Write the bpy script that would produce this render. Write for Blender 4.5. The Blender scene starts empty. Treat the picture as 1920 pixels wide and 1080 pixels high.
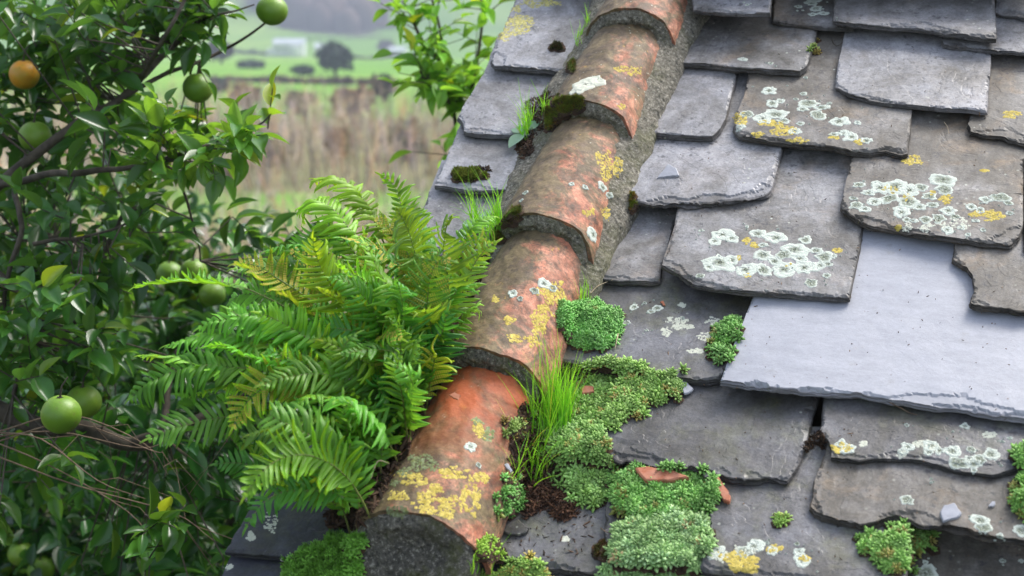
import bpy, math
import numpy as np
from mathutils import Vector, Matrix, geometry
from mathutils.bvhtree import BVHTree

# ------------------------------------------------------------------ camera, world, sun, exposure
scene = bpy.context.scene
COL = scene.collection
FPX = 960/math.tan(math.radians(20)); PITCH = math.radians(17)
CAM = np.array([0.0, 0.0, 3.4])
cam_data = bpy.data.cameras.new('camera'); cam = bpy.data.objects.new('camera', cam_data); COL.objects.link(cam)
cam.location = CAM; cam.rotation_euler = (math.pi/2-PITCH, 0, 0)
cam_data.sensor_width = 36; cam_data.lens = 18/math.tan(math.radians(20))
cam_data.clip_start = 0.05; cam_data.clip_end = 6000
cam_data.dof.use_dof = True; cam_data.dof.focus_distance = 2.36; cam_data.dof.aperture_fstop = 4.3
scene.camera = cam
SUN = np.array([0.50, 0.42, 0.76]); SUN /= np.linalg.norm(SUN)
world = bpy.data.worlds.new('World'); scene.world = world; world.use_nodes = True
wn = world.node_tree; bg = wn.nodes['Background']
sky = wn.nodes.new('ShaderNodeTexSky'); sky.sky_type = 'NISHITA'; sky.sun_disc = False
sky.sun_elevation = math.asin(SUN[2]); sky.sun_rotation = math.atan2(SUN[0], SUN[1])
sky.air_density = 1.0; sky.dust_density = 3.5; sky.ozone_density = 1.0
hs = wn.nodes.new('ShaderNodeHueSaturation'); hs.inputs['Saturation'].default_value = 0.62   # thin cloud cover greys the sky
wn.links.new(sky.outputs[0], hs.inputs['Color']); wn.links.new(hs.outputs[0], bg.inputs[0]); bg.inputs[1].default_value = 0.125
sd = bpy.data.lights.new('sun', 'SUN'); sd.energy = 2.1; sd.angle = math.radians(26); sd.color = (1.0, 0.96, 0.9)
so = bpy.data.objects.new('sun', sd); COL.objects.link(so)
so.rotation_euler = Vector(-SUN).to_track_quat('-Z', 'Y').to_euler()
scene.view_settings.view_transform = 'Standard'; scene.view_settings.look = 'None'
scene.view_settings.exposure = 1.36; scene.view_settings.gamma = 1.0
try: scene.cycles.use_denoising = True
except Exception: pass
scene.cycles.max_bounces = 6; scene.cycles.transmission_bounces = 4; scene.cycles.volume_bounces = 0

# ------------------------------------------------------------------ frames
F = np.array([0, math.cos(PITCH), -math.sin(PITCH)]); U = np.array([0, math.sin(PITCH), math.cos(PITCH)]); R = np.array([1.0, 0, 0])
D = .47*R+1.073*U+F; D /= np.linalg.norm(D)          # up the roof slope
C = np.cross(D, [0, 0, 1]); C /= np.linalg.norm(C)   # along the courses
N = np.cross(C, D)                                   # out of the roof
ROOF = np.stack([C, D, N], 1)
def ray(x, y): return F+R*(x-960)/FPX+U*(540-y)/FPX
P0 = CAM+ray(1000, 900)*2.1
def at(x, y, depth): return CAM+ray(x, y)*depth
def on_roof(x, y, h=0.0):
    r = ray(x, y); k = (np.dot(P0-CAM, N)+h)/np.dot(r, N); q = CAM+r*k-P0
    return float(q@C), float(q@D)
def W(s, t, h): return P0+C*s+D*t+N*h
def WA(a): return P0+np.asarray(a)@ROOF.T            # (n,3) roof coordinates to world

# ------------------------------------------------------------------ numpy noise
def _h(ix, iy, iz, seed):
    n = (ix*374761393+iy*668265263+iz*2147483647+seed*974634777) & 0xffffffff
    n = ((n ^ (n >> 13))*1274126177) & 0xffffffff
    n = ((n ^ (n >> 16))*2246822519) & 0xffffffff
    return ((n ^ (n >> 15)) & 0xffffff)/float(0xffffff)
def vn(P, seed=0):
    P = np.asarray(P, float); i = np.floor(P).astype(np.int64); f = P-i; f = f*f*(3-2*f); r = 0
    for a in (0, 1):
        for b in (0, 1):
            for c in (0, 1):
                w = (f[:, 0] if a else 1-f[:, 0])*(f[:, 1] if b else 1-f[:, 1])*(f[:, 2] if c else 1-f[:, 2])
                r = r+w*_h(i[:, 0]+a, i[:, 1]+b, i[:, 2]+c, seed)
    return r*2-1
def fbm(P, octv=4, seed=0):
    P = np.asarray(P, float); r = 0; a = 1.0; tot = 0
    for k in range(octv):
        r = r+a*vn(P*(2.03**k), seed+k*17); tot += a; a *= .5
    return r/tot

# ------------------------------------------------------------------ mesh builder and tagging
frames = {}
def tag(o, label=None, cat=None, group=None, kind=None):
    if label: o['label'] = label
    if cat: o['category'] = cat
    if group: o['group'] = group
    if kind: o['kind'] = kind
    return o
def place(o, origin, rot=None):
    rot = np.eye(3) if rot is None else rot
    m = Matrix.Identity(4)
    for i in range(3):
        for j in range(3): m[i][j] = rot[i][j]
        m[i][3] = origin[i]
    o.matrix_world = m; frames[o.name] = (np.array(origin, float), np.array(rot, float))
def empty(name, origin, rot=None):
    o = bpy.data.objects.new(name, None); COL.objects.link(o); o.empty_display_size = .05; place(o, origin, rot); return o
ALLV = []; ALLT = []; NV = [0]
class MB:
    def __init__(s): s.V = []; s.T = []; s.Cc = []; s.n = 0
    def add(s, V, T, col=(1, 1, 1)):
        V = np.asarray(V, float).reshape(-1, 3); T = np.asarray(T, np.int64).reshape(-1, 3)
        c = np.asarray(col, float)
        if c.ndim == 1: c = np.tile(c, (len(V), 1))
        s.V.append(V); s.T.append(T+s.n); s.Cc.append(c); s.n += len(V)
    def build(s, name, mat, parent=None, origin=None, rot=None, smooth=True, solid=False):
        V = np.concatenate(s.V); T = np.concatenate(s.T); c = np.concatenate(s.Cc)
        me = bpy.data.meshes.new(name); o = bpy.data.objects.new(name, me); COL.objects.link(o)
        if parent is not None:
            fo, fr = frames[parent.name]; o.parent = parent; frames[o.name] = (fo, fr)
        else:
            if origin is None: origin = V.mean(0)
            place(o, origin, rot); fo, fr = frames[o.name]
        L = (V-fo)@fr
        me.vertices.add(len(L)); me.vertices.foreach_set('co', L.astype(np.float32).ravel())
        me.loops.add(len(T)*3); me.loops.foreach_set('vertex_index', T.astype(np.int32).ravel())
        me.polygons.add(len(T)); me.polygons.foreach_set('loop_start', np.arange(0, len(T)*3, 3, dtype=np.int32))
        try: me.polygons.foreach_set('loop_total', np.full(len(T), 3, dtype=np.int32))
        except Exception: pass
        me.update(calc_edges=True)
        me.polygons.foreach_set('use_smooth', np.full(len(T), bool(smooth)))
        at_ = me.color_attributes.new('Col', 'FLOAT_COLOR', 'POINT')
        at_.data.foreach_set('color', np.concatenate([c, np.ones((len(c), 1))], 1).astype(np.float32).ravel())
        me.materials.append(mat); me.update()
        if solid: ALLV.append(V); ALLT.append(T+NV[0]); NV[0] += len(V)
        return o
def grid_tris(nu, nv, wrap=False):
    i = np.arange(nu-1 if not wrap else nu)[:, None]; j = np.arange(nv-1)[None, :]
    a = (i*nv+j).ravel(); b = (((i+1) % nu)*nv+j).ravel()
    return np.concatenate([np.stack([a, b, b+1], 1), np.stack([a, b+1, a+1], 1)])
def tube(mb, pts, r0, r1, seg=6, col=(1, 1, 1)):
    pts = np.asarray(pts, float); n = len(pts); tg = np.gradient(pts, axis=0)
    tg /= np.linalg.norm(tg, axis=1)[:, None]+1e-9
    ref = np.array([.31, .52, .79]); a = np.cross(tg, ref); a /= np.linalg.norm(a, axis=1)[:, None]+1e-9; b = np.cross(tg, a)
    r = np.linspace(r0, r1, n) if np.isscalar(r0) else np.asarray(r0)
    th = np.arange(seg)*2*np.pi/seg
    V = pts[:, None, :]+r[:, None, None]*(np.cos(th)[None, :, None]*a[:, None, :]+np.sin(th)[None, :, None]*b[:, None, :])
    V = V.transpose(1, 0, 2).reshape(-1, 3); T = grid_tris(seg, n, True)
    mb.add(V, T, col)
    mb.add(np.concatenate([V.reshape(seg, n, 3)[:, -1], pts[-1:]+tg[-1:]*r[-1]]), [[k, (k+1) % seg, seg] for k in range(seg)], col)
def smooth_path(pts, n=12):
    pts = np.asarray(pts, float)
    if len(pts) < 3: return pts[0]+(pts[-1]-pts[0])*np.linspace(0, 1, n)[:, None]
    P = np.concatenate([[2*pts[0]-pts[1]], pts, [2*pts[-1]-pts[-2]]]); out = []
    k = max(3, n//(len(pts)-1))
    for i in range(1, len(P)-2):
        for u in np.linspace(0, 1, k, endpoint=False):
            a, b, c, d = P[i-1:i+3]
            out.append(.5*((2*b)+(-a+c)*u+(2*a-5*b+4*c-d)*u*u+(-a+3*b-3*c+d)*u**3))
    out.append(pts[-1]); return np.array(out)
def stamp(mb, V, T, mats, pos, cols, vcol=None):
    k = len(pos); n = len(V)
    A = np.einsum('kij,nj->kni', mats, V)+pos[:, None, :]
    TT = (T[None]+(np.arange(k)*n)[:, None, None]).reshape(-1, 3)
    cc = np.repeat(cols[:, None, :], n, 1)
    if vcol is not None: cc = cc*vcol[None]
    mb.add(A.reshape(-1, 3), TT, cc.reshape(-1, 3))
def basis(z, rng, roll=None):
    z = z/(np.linalg.norm(z, axis=1)[:, None]+1e-9); k = len(z)
    ref = rng.normal(size=(k, 3)); x = ref-(ref*z).sum(1)[:, None]*z; x /= np.linalg.norm(x, axis=1)[:, None]+1e-9
    y = np.cross(z, x); return np.stack([x, y, z], 2)
def in_poly(P, poly):
    x, y = P[:, 0], P[:, 1]; ins = np.zeros(len(P), bool); m = len(poly)
    for i in range(m):
        x1, y1 = poly[i]; x2, y2 = poly[(i+1) % m]
        if y1 == y2: continue
        c = ((y1 > y) != (y2 > y)) & (x < (x2-x1)*(y-y1)/(y2-y1)+x1); ins ^= c
    return ins
def seg_dist(P, a, b):
    ab = b-a; t = np.clip(((P-a)@ab)/(ab@ab+1e-12), 0, 1); return np.linalg.norm(P-(a+t[:, None]*ab), axis=1)
def poly_dist(P, poly):
    poly = np.asarray(poly, float); return np.min([seg_dist(P, poly[i], poly[(i+1) % len(poly)]) for i in range(len(poly))], 0)

# ------------------------------------------------------------------ materials
class NT:
    def __init__(s, name):
        s.m = bpy.data.materials.new(name); s.m.use_nodes = True; s.t = s.m.node_tree
        s.b = s.t.nodes['Principled BSDF']; s.out = s.t.nodes['Material Output']
    def n(s, typ, ins=None, **kw):
        nd = s.t.nodes.new(typ)
        for k, v in kw.items(): setattr(nd, k, v)
        for k, v in (ins or {}).items():
            if isinstance(v, bpy.types.NodeSocket): s.t.links.new(v, nd.inputs[k])
            else: nd.inputs[k].default_value = v
        return nd
    def coord(s, rnd=True, scale=(1, 1, 1)):
        tc = s.n('ShaderNodeTexCoord').outputs['Object']
        if rnd:
            r = s.n('ShaderNodeObjectInfo').outputs['Random']; m = s.n('ShaderNodeMath', {0: r, 1: 37.0}, operation='MULTIPLY').outputs[0]
            tc = s.n('ShaderNodeVectorMath', {0: tc, 1: m}, operation='ADD').outputs[0]
        if scale != (1, 1, 1): tc = s.n('ShaderNodeVectorMath', {0: tc, 1: scale}, operation='MULTIPLY').outputs[0]
        return tc
    def noise(s, v, sc, det=4, rough=.55, dist=0): return s.n('ShaderNodeTexNoise', {'Vector': v, 'Scale': sc, 'Detail': det, 'Roughness': rough, 'Distortion': dist}).outputs['Fac']
    def vor(s, v, sc, feat='F1'): return s.n('ShaderNodeTexVoronoi', {'Vector': v, 'Scale': sc}, feature=feat).outputs['Distance']
    def ramp(s, f, a, b, lo=0.0, hi=1.0): return s.n('ShaderNodeMapRange', {0: f, 1: a, 2: b, 3: lo, 4: hi}).outputs[0]
    def mix(s, f, a, b, mode='MIX'):
        nd = s.n('ShaderNodeMix', data_type='RGBA', blend_type=mode)
        for idx, v in ((0, f), (6, a), (7, b)):
            if isinstance(v, bpy.types.NodeSocket): s.t.links.new(v, nd.inputs[idx])
            elif idx == 0: nd.inputs[0].default_value = v
            else: nd.inputs[idx].default_value = tuple(v)+(1,) if len(v) == 3 else v
        return nd.outputs[2]
    def mul(s, a, b): return s.n('ShaderNodeMath', {0: a, 1: b}, operation='MULTIPLY').outputs[0]
    def add(s, a, b): return s.n('ShaderNodeMath', {0: a, 1: b}, operation='ADD').outputs[0]
    def set(s, k, v):
        if isinstance(v, bpy.types.NodeSocket): s.t.links.new(v, s.b.inputs[k])
        else: s.b.inputs[k].default_value = tuple(v)+(1,) if isinstance(v, tuple) and len(v) == 3 else v
    def bump(s, h, st=.5, d=.002, nrm=None):
        ins = {'Height': h, 'Strength': st, 'Distance': d}
        if nrm is not None: ins['Normal'] = nrm
        return s.n('ShaderNodeBump', ins).outputs[0]
    def vc(s): return s.n('ShaderNodeAttribute', attribute_name='Col').outputs['Color']

def slate_mat(name, clean, dirt, dirt_lo, dirt_hi, rough, ochre=.0, specks=1.0, green=0.0):
    m = NT(name); v = m.coord(); big = m.noise(v, 7, 6, .6, .4); f = m.ramp(big, dirt_lo, dirt_hi)
    f = m.ramp(m.add(m.mul(big, .7), m.mul(m.noise(v, 26, 6, .75, .5), .3)), dirt_lo+.02, dirt_hi-.04); col = m.mix(f, clean, dirt)
    streak = m.noise(m.n('ShaderNodeVectorMath', {0: v, 1: (22, 5, 8)}, operation='MULTIPLY').outputs[0], 1.6, 5, .65)
    col = m.mix(m.ramp(streak, .45, .75, 0, .45), col, tuple(c*1.35 for c in clean))
    if ochre: col = m.mix(m.mul(m.ramp(m.noise(v, 11, 6, .7, .6), .52, .72), ochre), col, (.34, .22, .11))
    if green: col = m.mix(m.mul(m.ramp(m.noise(v, 13, 6, .7, .3), .5, .68), green), col, (.13, .14, .04))
    mid = m.noise(v, 38, 6, .75); col = m.mix(1.0, col, m.mix(mid, (.28, .28, .28), (1.85, 1.82, 1.76)), 'MULTIPLY')
    soot = m.noise(v, 5, 7, .72, .9); col = m.mix(1.0, col, m.mix(m.ramp(soot, .38, .60), (1.22, 1.22, 1.24), (.62, .60, .56)), 'MULTIPLY')
    fine = m.noise(v, 230, 4, .75); col = m.mix(1.0, col, m.mix(fine, (.3, .3, .3), (1.8, 1.8, 1.8)), 'MULTIPLY')
    dark = m.mul(m.ramp(m.noise(v, 85, 3, .6), .58, .66), m.ramp(m.noise(v, 8, 2), .35, .55))
    col = m.mix(m.mul(dark, .75), col, (.045, .045, .05))
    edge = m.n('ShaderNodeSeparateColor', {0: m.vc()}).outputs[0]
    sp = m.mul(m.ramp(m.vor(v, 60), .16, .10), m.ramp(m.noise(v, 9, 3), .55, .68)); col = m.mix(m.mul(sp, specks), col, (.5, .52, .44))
    col = m.mix(edge, m.mix(1.0, col, (.42, .40, .38), 'MULTIPLY'), col)   # shade of the broken edge faces put into the colour
    m.set('Base Color', col); m.set('Roughness', m.mix(edge, (.85,)*3, m.ramp(m.add(m.mul(big, .6), m.mul(mid, .4)), .3, .7, rough-.1, rough+.14)))
    ter = m.n('ShaderNodeMath', {0: m.mul(m.noise(v, 5.5, 4, .5, 1.2), 9.0)}, operation='FRACT').outputs[0]; ter = m.ramp(ter, 0, .06)
    col = m.mix(m.mul(m.ramp(ter, .5, 0), .45), col, (.05, .05, .055)); m.set('Base Color', col)
    b = m.bump(ter, .35, .0012); b = m.bump(m.noise(v, 16, 5, .6), .6, .004, b); b = m.bump(mid, .6, .0016, b); b = m.bump(streak, .4, .001, b); b = m.bump(fine, .35, .0005, b)
    m.set('Normal', b); m.b.inputs['Specular IOR Level'].default_value = .55
    return m.m
M_SL_GREY = slate_mat('slate_weathered', (.205, .206, .214), (.098, .093, .084), .42, .62, .48, .25)
M_SL_BROWN = slate_mat('slate_brown_grey', (.195, .190, .187), (.105, .095, .080), .36, .56, .55, .4)
M_SL_BLUE = slate_mat('slate_blue_grey', (.228, .231, .248), (.118, .114, .107), .50, .70, .42, .1)
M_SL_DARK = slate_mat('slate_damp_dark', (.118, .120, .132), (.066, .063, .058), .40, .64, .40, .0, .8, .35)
M_SL_BLACK = slate_mat('slate_shaded_black', (.045, .05, .075), (.042, .045, .055), .40, .64, .45, .0, .7, .3)  # blue-black slate, with the fern's shadow put into the colour as well
def clean_slate():
    m = NT('slate_clean_pale'); v = m.coord(); st = m.n('ShaderNodeVectorMath', {0: v, 1: (14, 40, 20)}, operation='MULTIPLY').outputs[0]
    g = m.noise(st, 1.2, 6, .7); b0 = m.noise(v, 3.2, 4); col = m.mix(b0, (.33, .343, .385), (.43, .435, .47))
    col = m.mix(1.0, col, m.mix(g, (.66, .67, .69), (1.22, 1.22, 1.22)), 'MULTIPLY')
    col = m.mix(m.mul(m.ramp(m.noise(v, 6, 5, .7), .62, .76), .4), col, (.42, .34, .25))
    edge = m.n('ShaderNodeSeparateColor', {0: m.vc()}).outputs[0]; col = m.mix(edge, m.mix(1.0, col, (.55, .52, .5), 'MULTIPLY'), col)  # edge faces darkened here too, as painted shade
    m.set('Base Color', col); m.set('Roughness', .45)
    fine = m.noise(v, 300, 3, .6); ter = m.n('ShaderNodeMath', {0: m.mul(m.noise(m.n('ShaderNodeVectorMath', {0: v, 1: (1, 2.2, 1)}, operation='MULTIPLY').outputs[0], 3.0, 6, .55, .6), 7.0)}, operation='FRACT').outputs[0]; ter = m.ramp(ter, 0, .05)
    col = m.mix(m.mul(m.ramp(ter, .5, 0), .12), col, (.2, .2, .23)); col = m.mix(1.0, col, m.mix(m.noise(v, 170, 5, .75), (.78,)*3, (1.2,)*3), 'MULTIPLY'); col = m.mix(m.mul(m.ramp(m.noise(v, 22, 6, .75), .60, .72), .5), col, (.25, .24, .22)); m.set('Base Color', col)
    m.set('Normal', m.bump(fine, .3, .0006, m.bump(g, .35, .0007, m.bump(m.noise(v, 12, 4), .25, .002, m.bump(ter, .15, .0006)))))
    return m.m
M_SL_CLEAN = clean_slate()

def terracotta():
    m = NT('terracotta'); v = m.coord(); raw = m.n('ShaderNodeTexCoord').outputs['Object']
    x = m.n('ShaderNodeSeparateXYZ', {0: raw}).outputs[0]
    n1 = m.noise(v, 14, 6, .65, .5); n2 = m.noise(v, 45, 6, .7); n3 = m.noise(v, 190, 4, .7)
    col = m.mix(m.ramp(n1, .38, .64), (.47, .20, .12), (.33, .115, .065))
    col = m.mix(m.ramp(n2, .48, .68, 0, .75), col, (.62, .33, .22))
    side = m.ramp(x, .06, -.075)                           # weather side of the ridge
    g = m.add(m.mul(side, .24), m.noise(v, 11, 7, .72, .8)); col = m.mix(m.mul(m.ramp(g, .47, .58), .88), col, m.mix(n2, (.085, .075, .04), (.17, .155, .075)))
    g2 = m.noise(v, 30, 6, .75, .3); col = m.mix(m.mul(m.ramp(g2, .49, .60), .75), col, (.12, .085, .06))
    col = m.mix(m.mul(m.ramp(m.noise(v, 24, 5, .7), .66, .71), .9), col, (.55, .34, .05))
    col = m.mix(m.mul(m.ramp(m.vor(v, 75), .14, .08), m.ramp(m.noise(v, 8, 2), .5, .6)), col, (.55, .56, .47))
    col = m.mix(1.0, col, m.mix(n3, (.35, .35, .35), (1.75, 1.75, 1.75)), 'MULTIPLY')
    col = m.mix(1.0, col, m.mix(m.ramp(m.noise(v, 20, 7, .8, .5), .42, .60), (1.25, 1.22, 1.2), (.52, .50, .46)), 'MULTIPLY')
    col = m.mix(m.mul(m.ramp(m.noise(v, 70, 4, .7), .58, .64), .65), col, (.07, .055, .04))
    rust = m.mul(m.ramp(m.n('ShaderNodeObjectInfo').outputs['Object Index'], .5, 1), m.ramp(m.noise(v, 6, 5, .7, .4), .40, .56)); yy = m.n('ShaderNodeSeparateXYZ', {0: raw}).outputs[1]
    col = m.mix(m.mul(m.mul(rust, m.ramp(yy, .10, .22)), .85), col, m.mix(n3, (.40, .07, .02), (.66, .16, .05)))
    m.set('Base Color', col); m.set('Roughness', .68)
    m.set('Normal', m.bump(n3, .5, .0008, m.bump(n2, .6, .0025, m.bump(n1, .5, .005))))
    return m.m
M_TERRA = terracotta()
def simple(name, c1, c2, sc=20, rough=.8, bump=.5, bd=.003, use_vc=False, rnd=True):
    m = NT(name); v = m.coord(rnd); n1 = m.noise(v, sc, 6, .65); col = m.mix(m.ramp(n1, .35, .65), c1, c2)
    if use_vc: col = m.mix(1.0, col, m.vc(), 'MULTIPLY')
    m.set('Base Color', col); m.set('Roughness', rough); m.set('Normal', m.bump(n1, bump, bd)); return m.m
def mortar_mat(name, c1, c2, moss):
    m = NT(name); v = m.coord(False); n1 = m.noise(v, 22, 6, .7); n2 = m.noise(v, 150, 5, .8); vo = m.vor(v, 110)
    col = m.mix(m.ramp(n1, .35, .65), c1, c2)
    col = m.mix(m.ramp(n2, .54, .62, 0, .9), col, (.46, .43, .36)); col = m.mix(m.ramp(n2, .46, .38, 0, .85), col, (.02, .02, .017))
    col = m.mix(m.mul(m.ramp(m.noise(v, 12, 6, .75), .5, .62), moss), col, (.09, .10, .02))
    m.set('Base Color', col); m.set('Roughness', .9)
    m.set('Normal', m.bump(n2, 1.0, .004, m.bump(vo, .8, .003, m.bump(n1, .8, .008)))); return m.m
M_MORTAR = mortar_mat('lime_mortar', (.13, .12, .095), (.23, .21, .16), .4)
M_MORTAR_D = mortar_mat('dark_mortar', (.085, .08, .066), (.19, .175, .14), .7)
M_MORTAR_M = mortar_mat('mossy_mortar', (.10, .095, .08), (.15, .14, .11), .9)

def leafy(name, top, under, rough=.45, trans=.25, tcol=None, vary=.25, spots=False):
    """two sided leaf with light passing through; Col tints each leaf"""
    m = NT(name); v = m.coord(False); n1 = m.noise(v, 60, 3); vcn = m.vc()
    back = m.n('ShaderNodeNewGeometry').outputs['Backfacing']
    col = m.mix(back, top, under); col = m.mix(1.0, col, vcn, 'MULTIPLY')
    col = m.mix(1.0, col, m.mix(n1, (1-vary,)*3, (1+vary,)*3), 'MULTIPLY')
    m.set('Base Color', col); m.set('Roughness', rough)
    tr = m.n('ShaderNodeBsdfTranslucent', {'Color': m.mix(1.0, (tcol or tuple(min(1, c*1.8) for c in top))+(1,), vcn, 'MULTIPLY')})
    ms = m.n('ShaderNodeMixShader', {0: trans, 1: m.b.outputs[0], 2: tr.outputs[0]})
    m.t.links.new(ms.outputs[0], m.out.inputs['Surface']); return m.m
M_CITRUS = leafy('citrus_leaf', (.034, .110, .021), (.09, .19, .045), .25, .25, (.22, .48, .04))
M_SHOOT = leafy('young_leaf', (.14, .32, .04), (.20, .38, .07), .4, .35, (.38, .7, .05))
M_FERN = leafy('fern_leaf', (.125, .34, .035), (.21, .39, .045), .45, .32, (.38, .74, .05))
M_GRASS = leafy('grass_blade', (.22, .58, .03), (.24, .58, .04), .45, .4, (.45, .95, .05))
M_SEDUM = leafy('stonecrop_leaf', (.27, .48, .12), (.27, .48, .12), .5, .15, (.45, .75, .12), .12)
M_BROAD = leafy('glaucous_leaf', (.28, .45, .30), (.32, .48, .34), .4, .3, (.4, .6, .3))
M_MOSS = leafy('moss_leaf', (.10, .14, .02), (.10, .14, .02), .8, .15, (.2, .28, .03))
M_SOIL = simple('leaf_litter', (.035, .02, .012), (.10, .055, .03), 60, .95, .8, .004, True)
M_BARK = simple('dark_bark', (.045, .035, .025), (.11, .09, .065), 40, .85, .8, .004)
M_TWIG = simple('dry_twig', (.14, .09, .055), (.24, .17, .11), 50, .8, .4, .001)
M_STIPE = simple('fern_stipe', (.12, .17, .03), (.22, .24, .06), 30, .5, .2, .001)
M_RACHIS = simple('fern_rachis', (.12, .15, .03), (.10, .09, .03), 30, .5, .2, .001)
def fruit_mat(name, c1, c2):
    m = NT(name); v = m.coord(); n = m.noise(v, 14, 4); col = m.mix(m.ramp(n, .4, .65), c1, c2); col = m.mix(m.mul(m.ramp(m.noise(v, 45, 5, .7), .60, .68), .6), col, (.16, .13, .05))
    m.set('Base Color', col); m.set('Roughness', .42); m.set('Normal', m.bump(m.vor(v, 420), .35, .0006)); m.b.inputs['Subsurface Weight'].default_value = .05
    return m.m
M_GREENF = fruit_mat('green_orange_peel', (.13, .26, .018), (.20, .33, .03))
M_ORANGEF = fruit_mat('ripening_orange_peel', (.50, .34, .03), (.70, .28, .02))
def lichen_white():
    m = NT('white_lichen'); v = m.coord(False); c = m.vc(); sc_ = m.n('ShaderNodeSeparateColor', {0: c}); r = m.add(sc_.outputs[0], m.ramp(sc_.outputs[1], 0, 1, -.22, .35))
    n = m.noise(v, 330, 4, .8); inner = m.mul(m.ramp(r, .72, .45), m.ramp(n, .36, .50))
    col = m.mix(inner, m.mix(n, (.46, .52, .44), (.70, .74, .66)), m.mix(n, (.10, .115, .085), (.32, .36, .26)))
    m.set('Base Color', col); m.set('Roughness', .9); m.set('Normal', m.bump(n, .9, .0015)); return m.m
M_LW = lichen_white()
M_LY = simple('yellow_lichen', (.44, .33, .05), (.60, .49, .13), 150, .9, .6, .001, True)
M_LP = simple('pale_lichen', (.50, .52, .42), (.62, .63, .52), 120, .9, .5, .001)
# ------------------------------------------------------------------ roof: boards, wall, slates
rng = np.random.default_rng(7)
def box_roof(mb, s0, s1, t0, t1, h0, h1):
    v = np.array([[s, t, h] for s in (s0, s1) for t in (t0, t1) for h in (h0, h1)])
    mb.add(WA(v), [[0, 1, 3], [0, 3, 2], [4, 6, 7], [4, 7, 5], [0, 4, 5], [0, 5, 1], [2, 3, 7], [2, 7, 6], [0, 2, 6], [0, 6, 4], [1, 5, 7], [1, 7, 3]])
M_BOARD = simple('old_roof_board', (.03, .025, .02), (.06, .05, .04), 12, .9)
M_STONE = simple('rubble_stone', (.16, .14, .12), (.28, .25, .21), 6, .9, 1.0, .02)
m = MB(); box_roof(m, -.385, 1.6, -.75, 2.06, -.13, -.095)
boards = tag(m.build('roof_boarding', M_BOARD, origin=W(0, 0, -.02), rot=ROOF, smooth=False), 'dark timber boarding lying under all the slates of the roof', 'roof boarding')
# gable wall under the verge, down to the ground
m = MB(); q = []
for t in np.linspace(-.7, 2.0, 20):
    for s in (-.33, -.08):
        p = W(s, t, -.04); q += [p, np.array([p[0], p[1], -.6])]
q = np.array(q).reshape(20, 2, 2, 3); V = q.reshape(-1, 3); T = []
for i in range(19):
    for a, b, c, d in ((0, 1, 5, 4), (3, 2, 6, 7), (2, 0, 4, 6)):
        o = i*4; T += [[o+a, o+b, o+c], [o+a, o+c, o+d]]
T += [[0, 2, 3], [0, 3, 1], [76, 77, 79], [76, 79, 78]]
m.add(V, T); tag(m.build('stone_wall', M_STONE, smooth=False), 'rubble stone gable wall hidden beneath the slate verge', 'wall')

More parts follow.
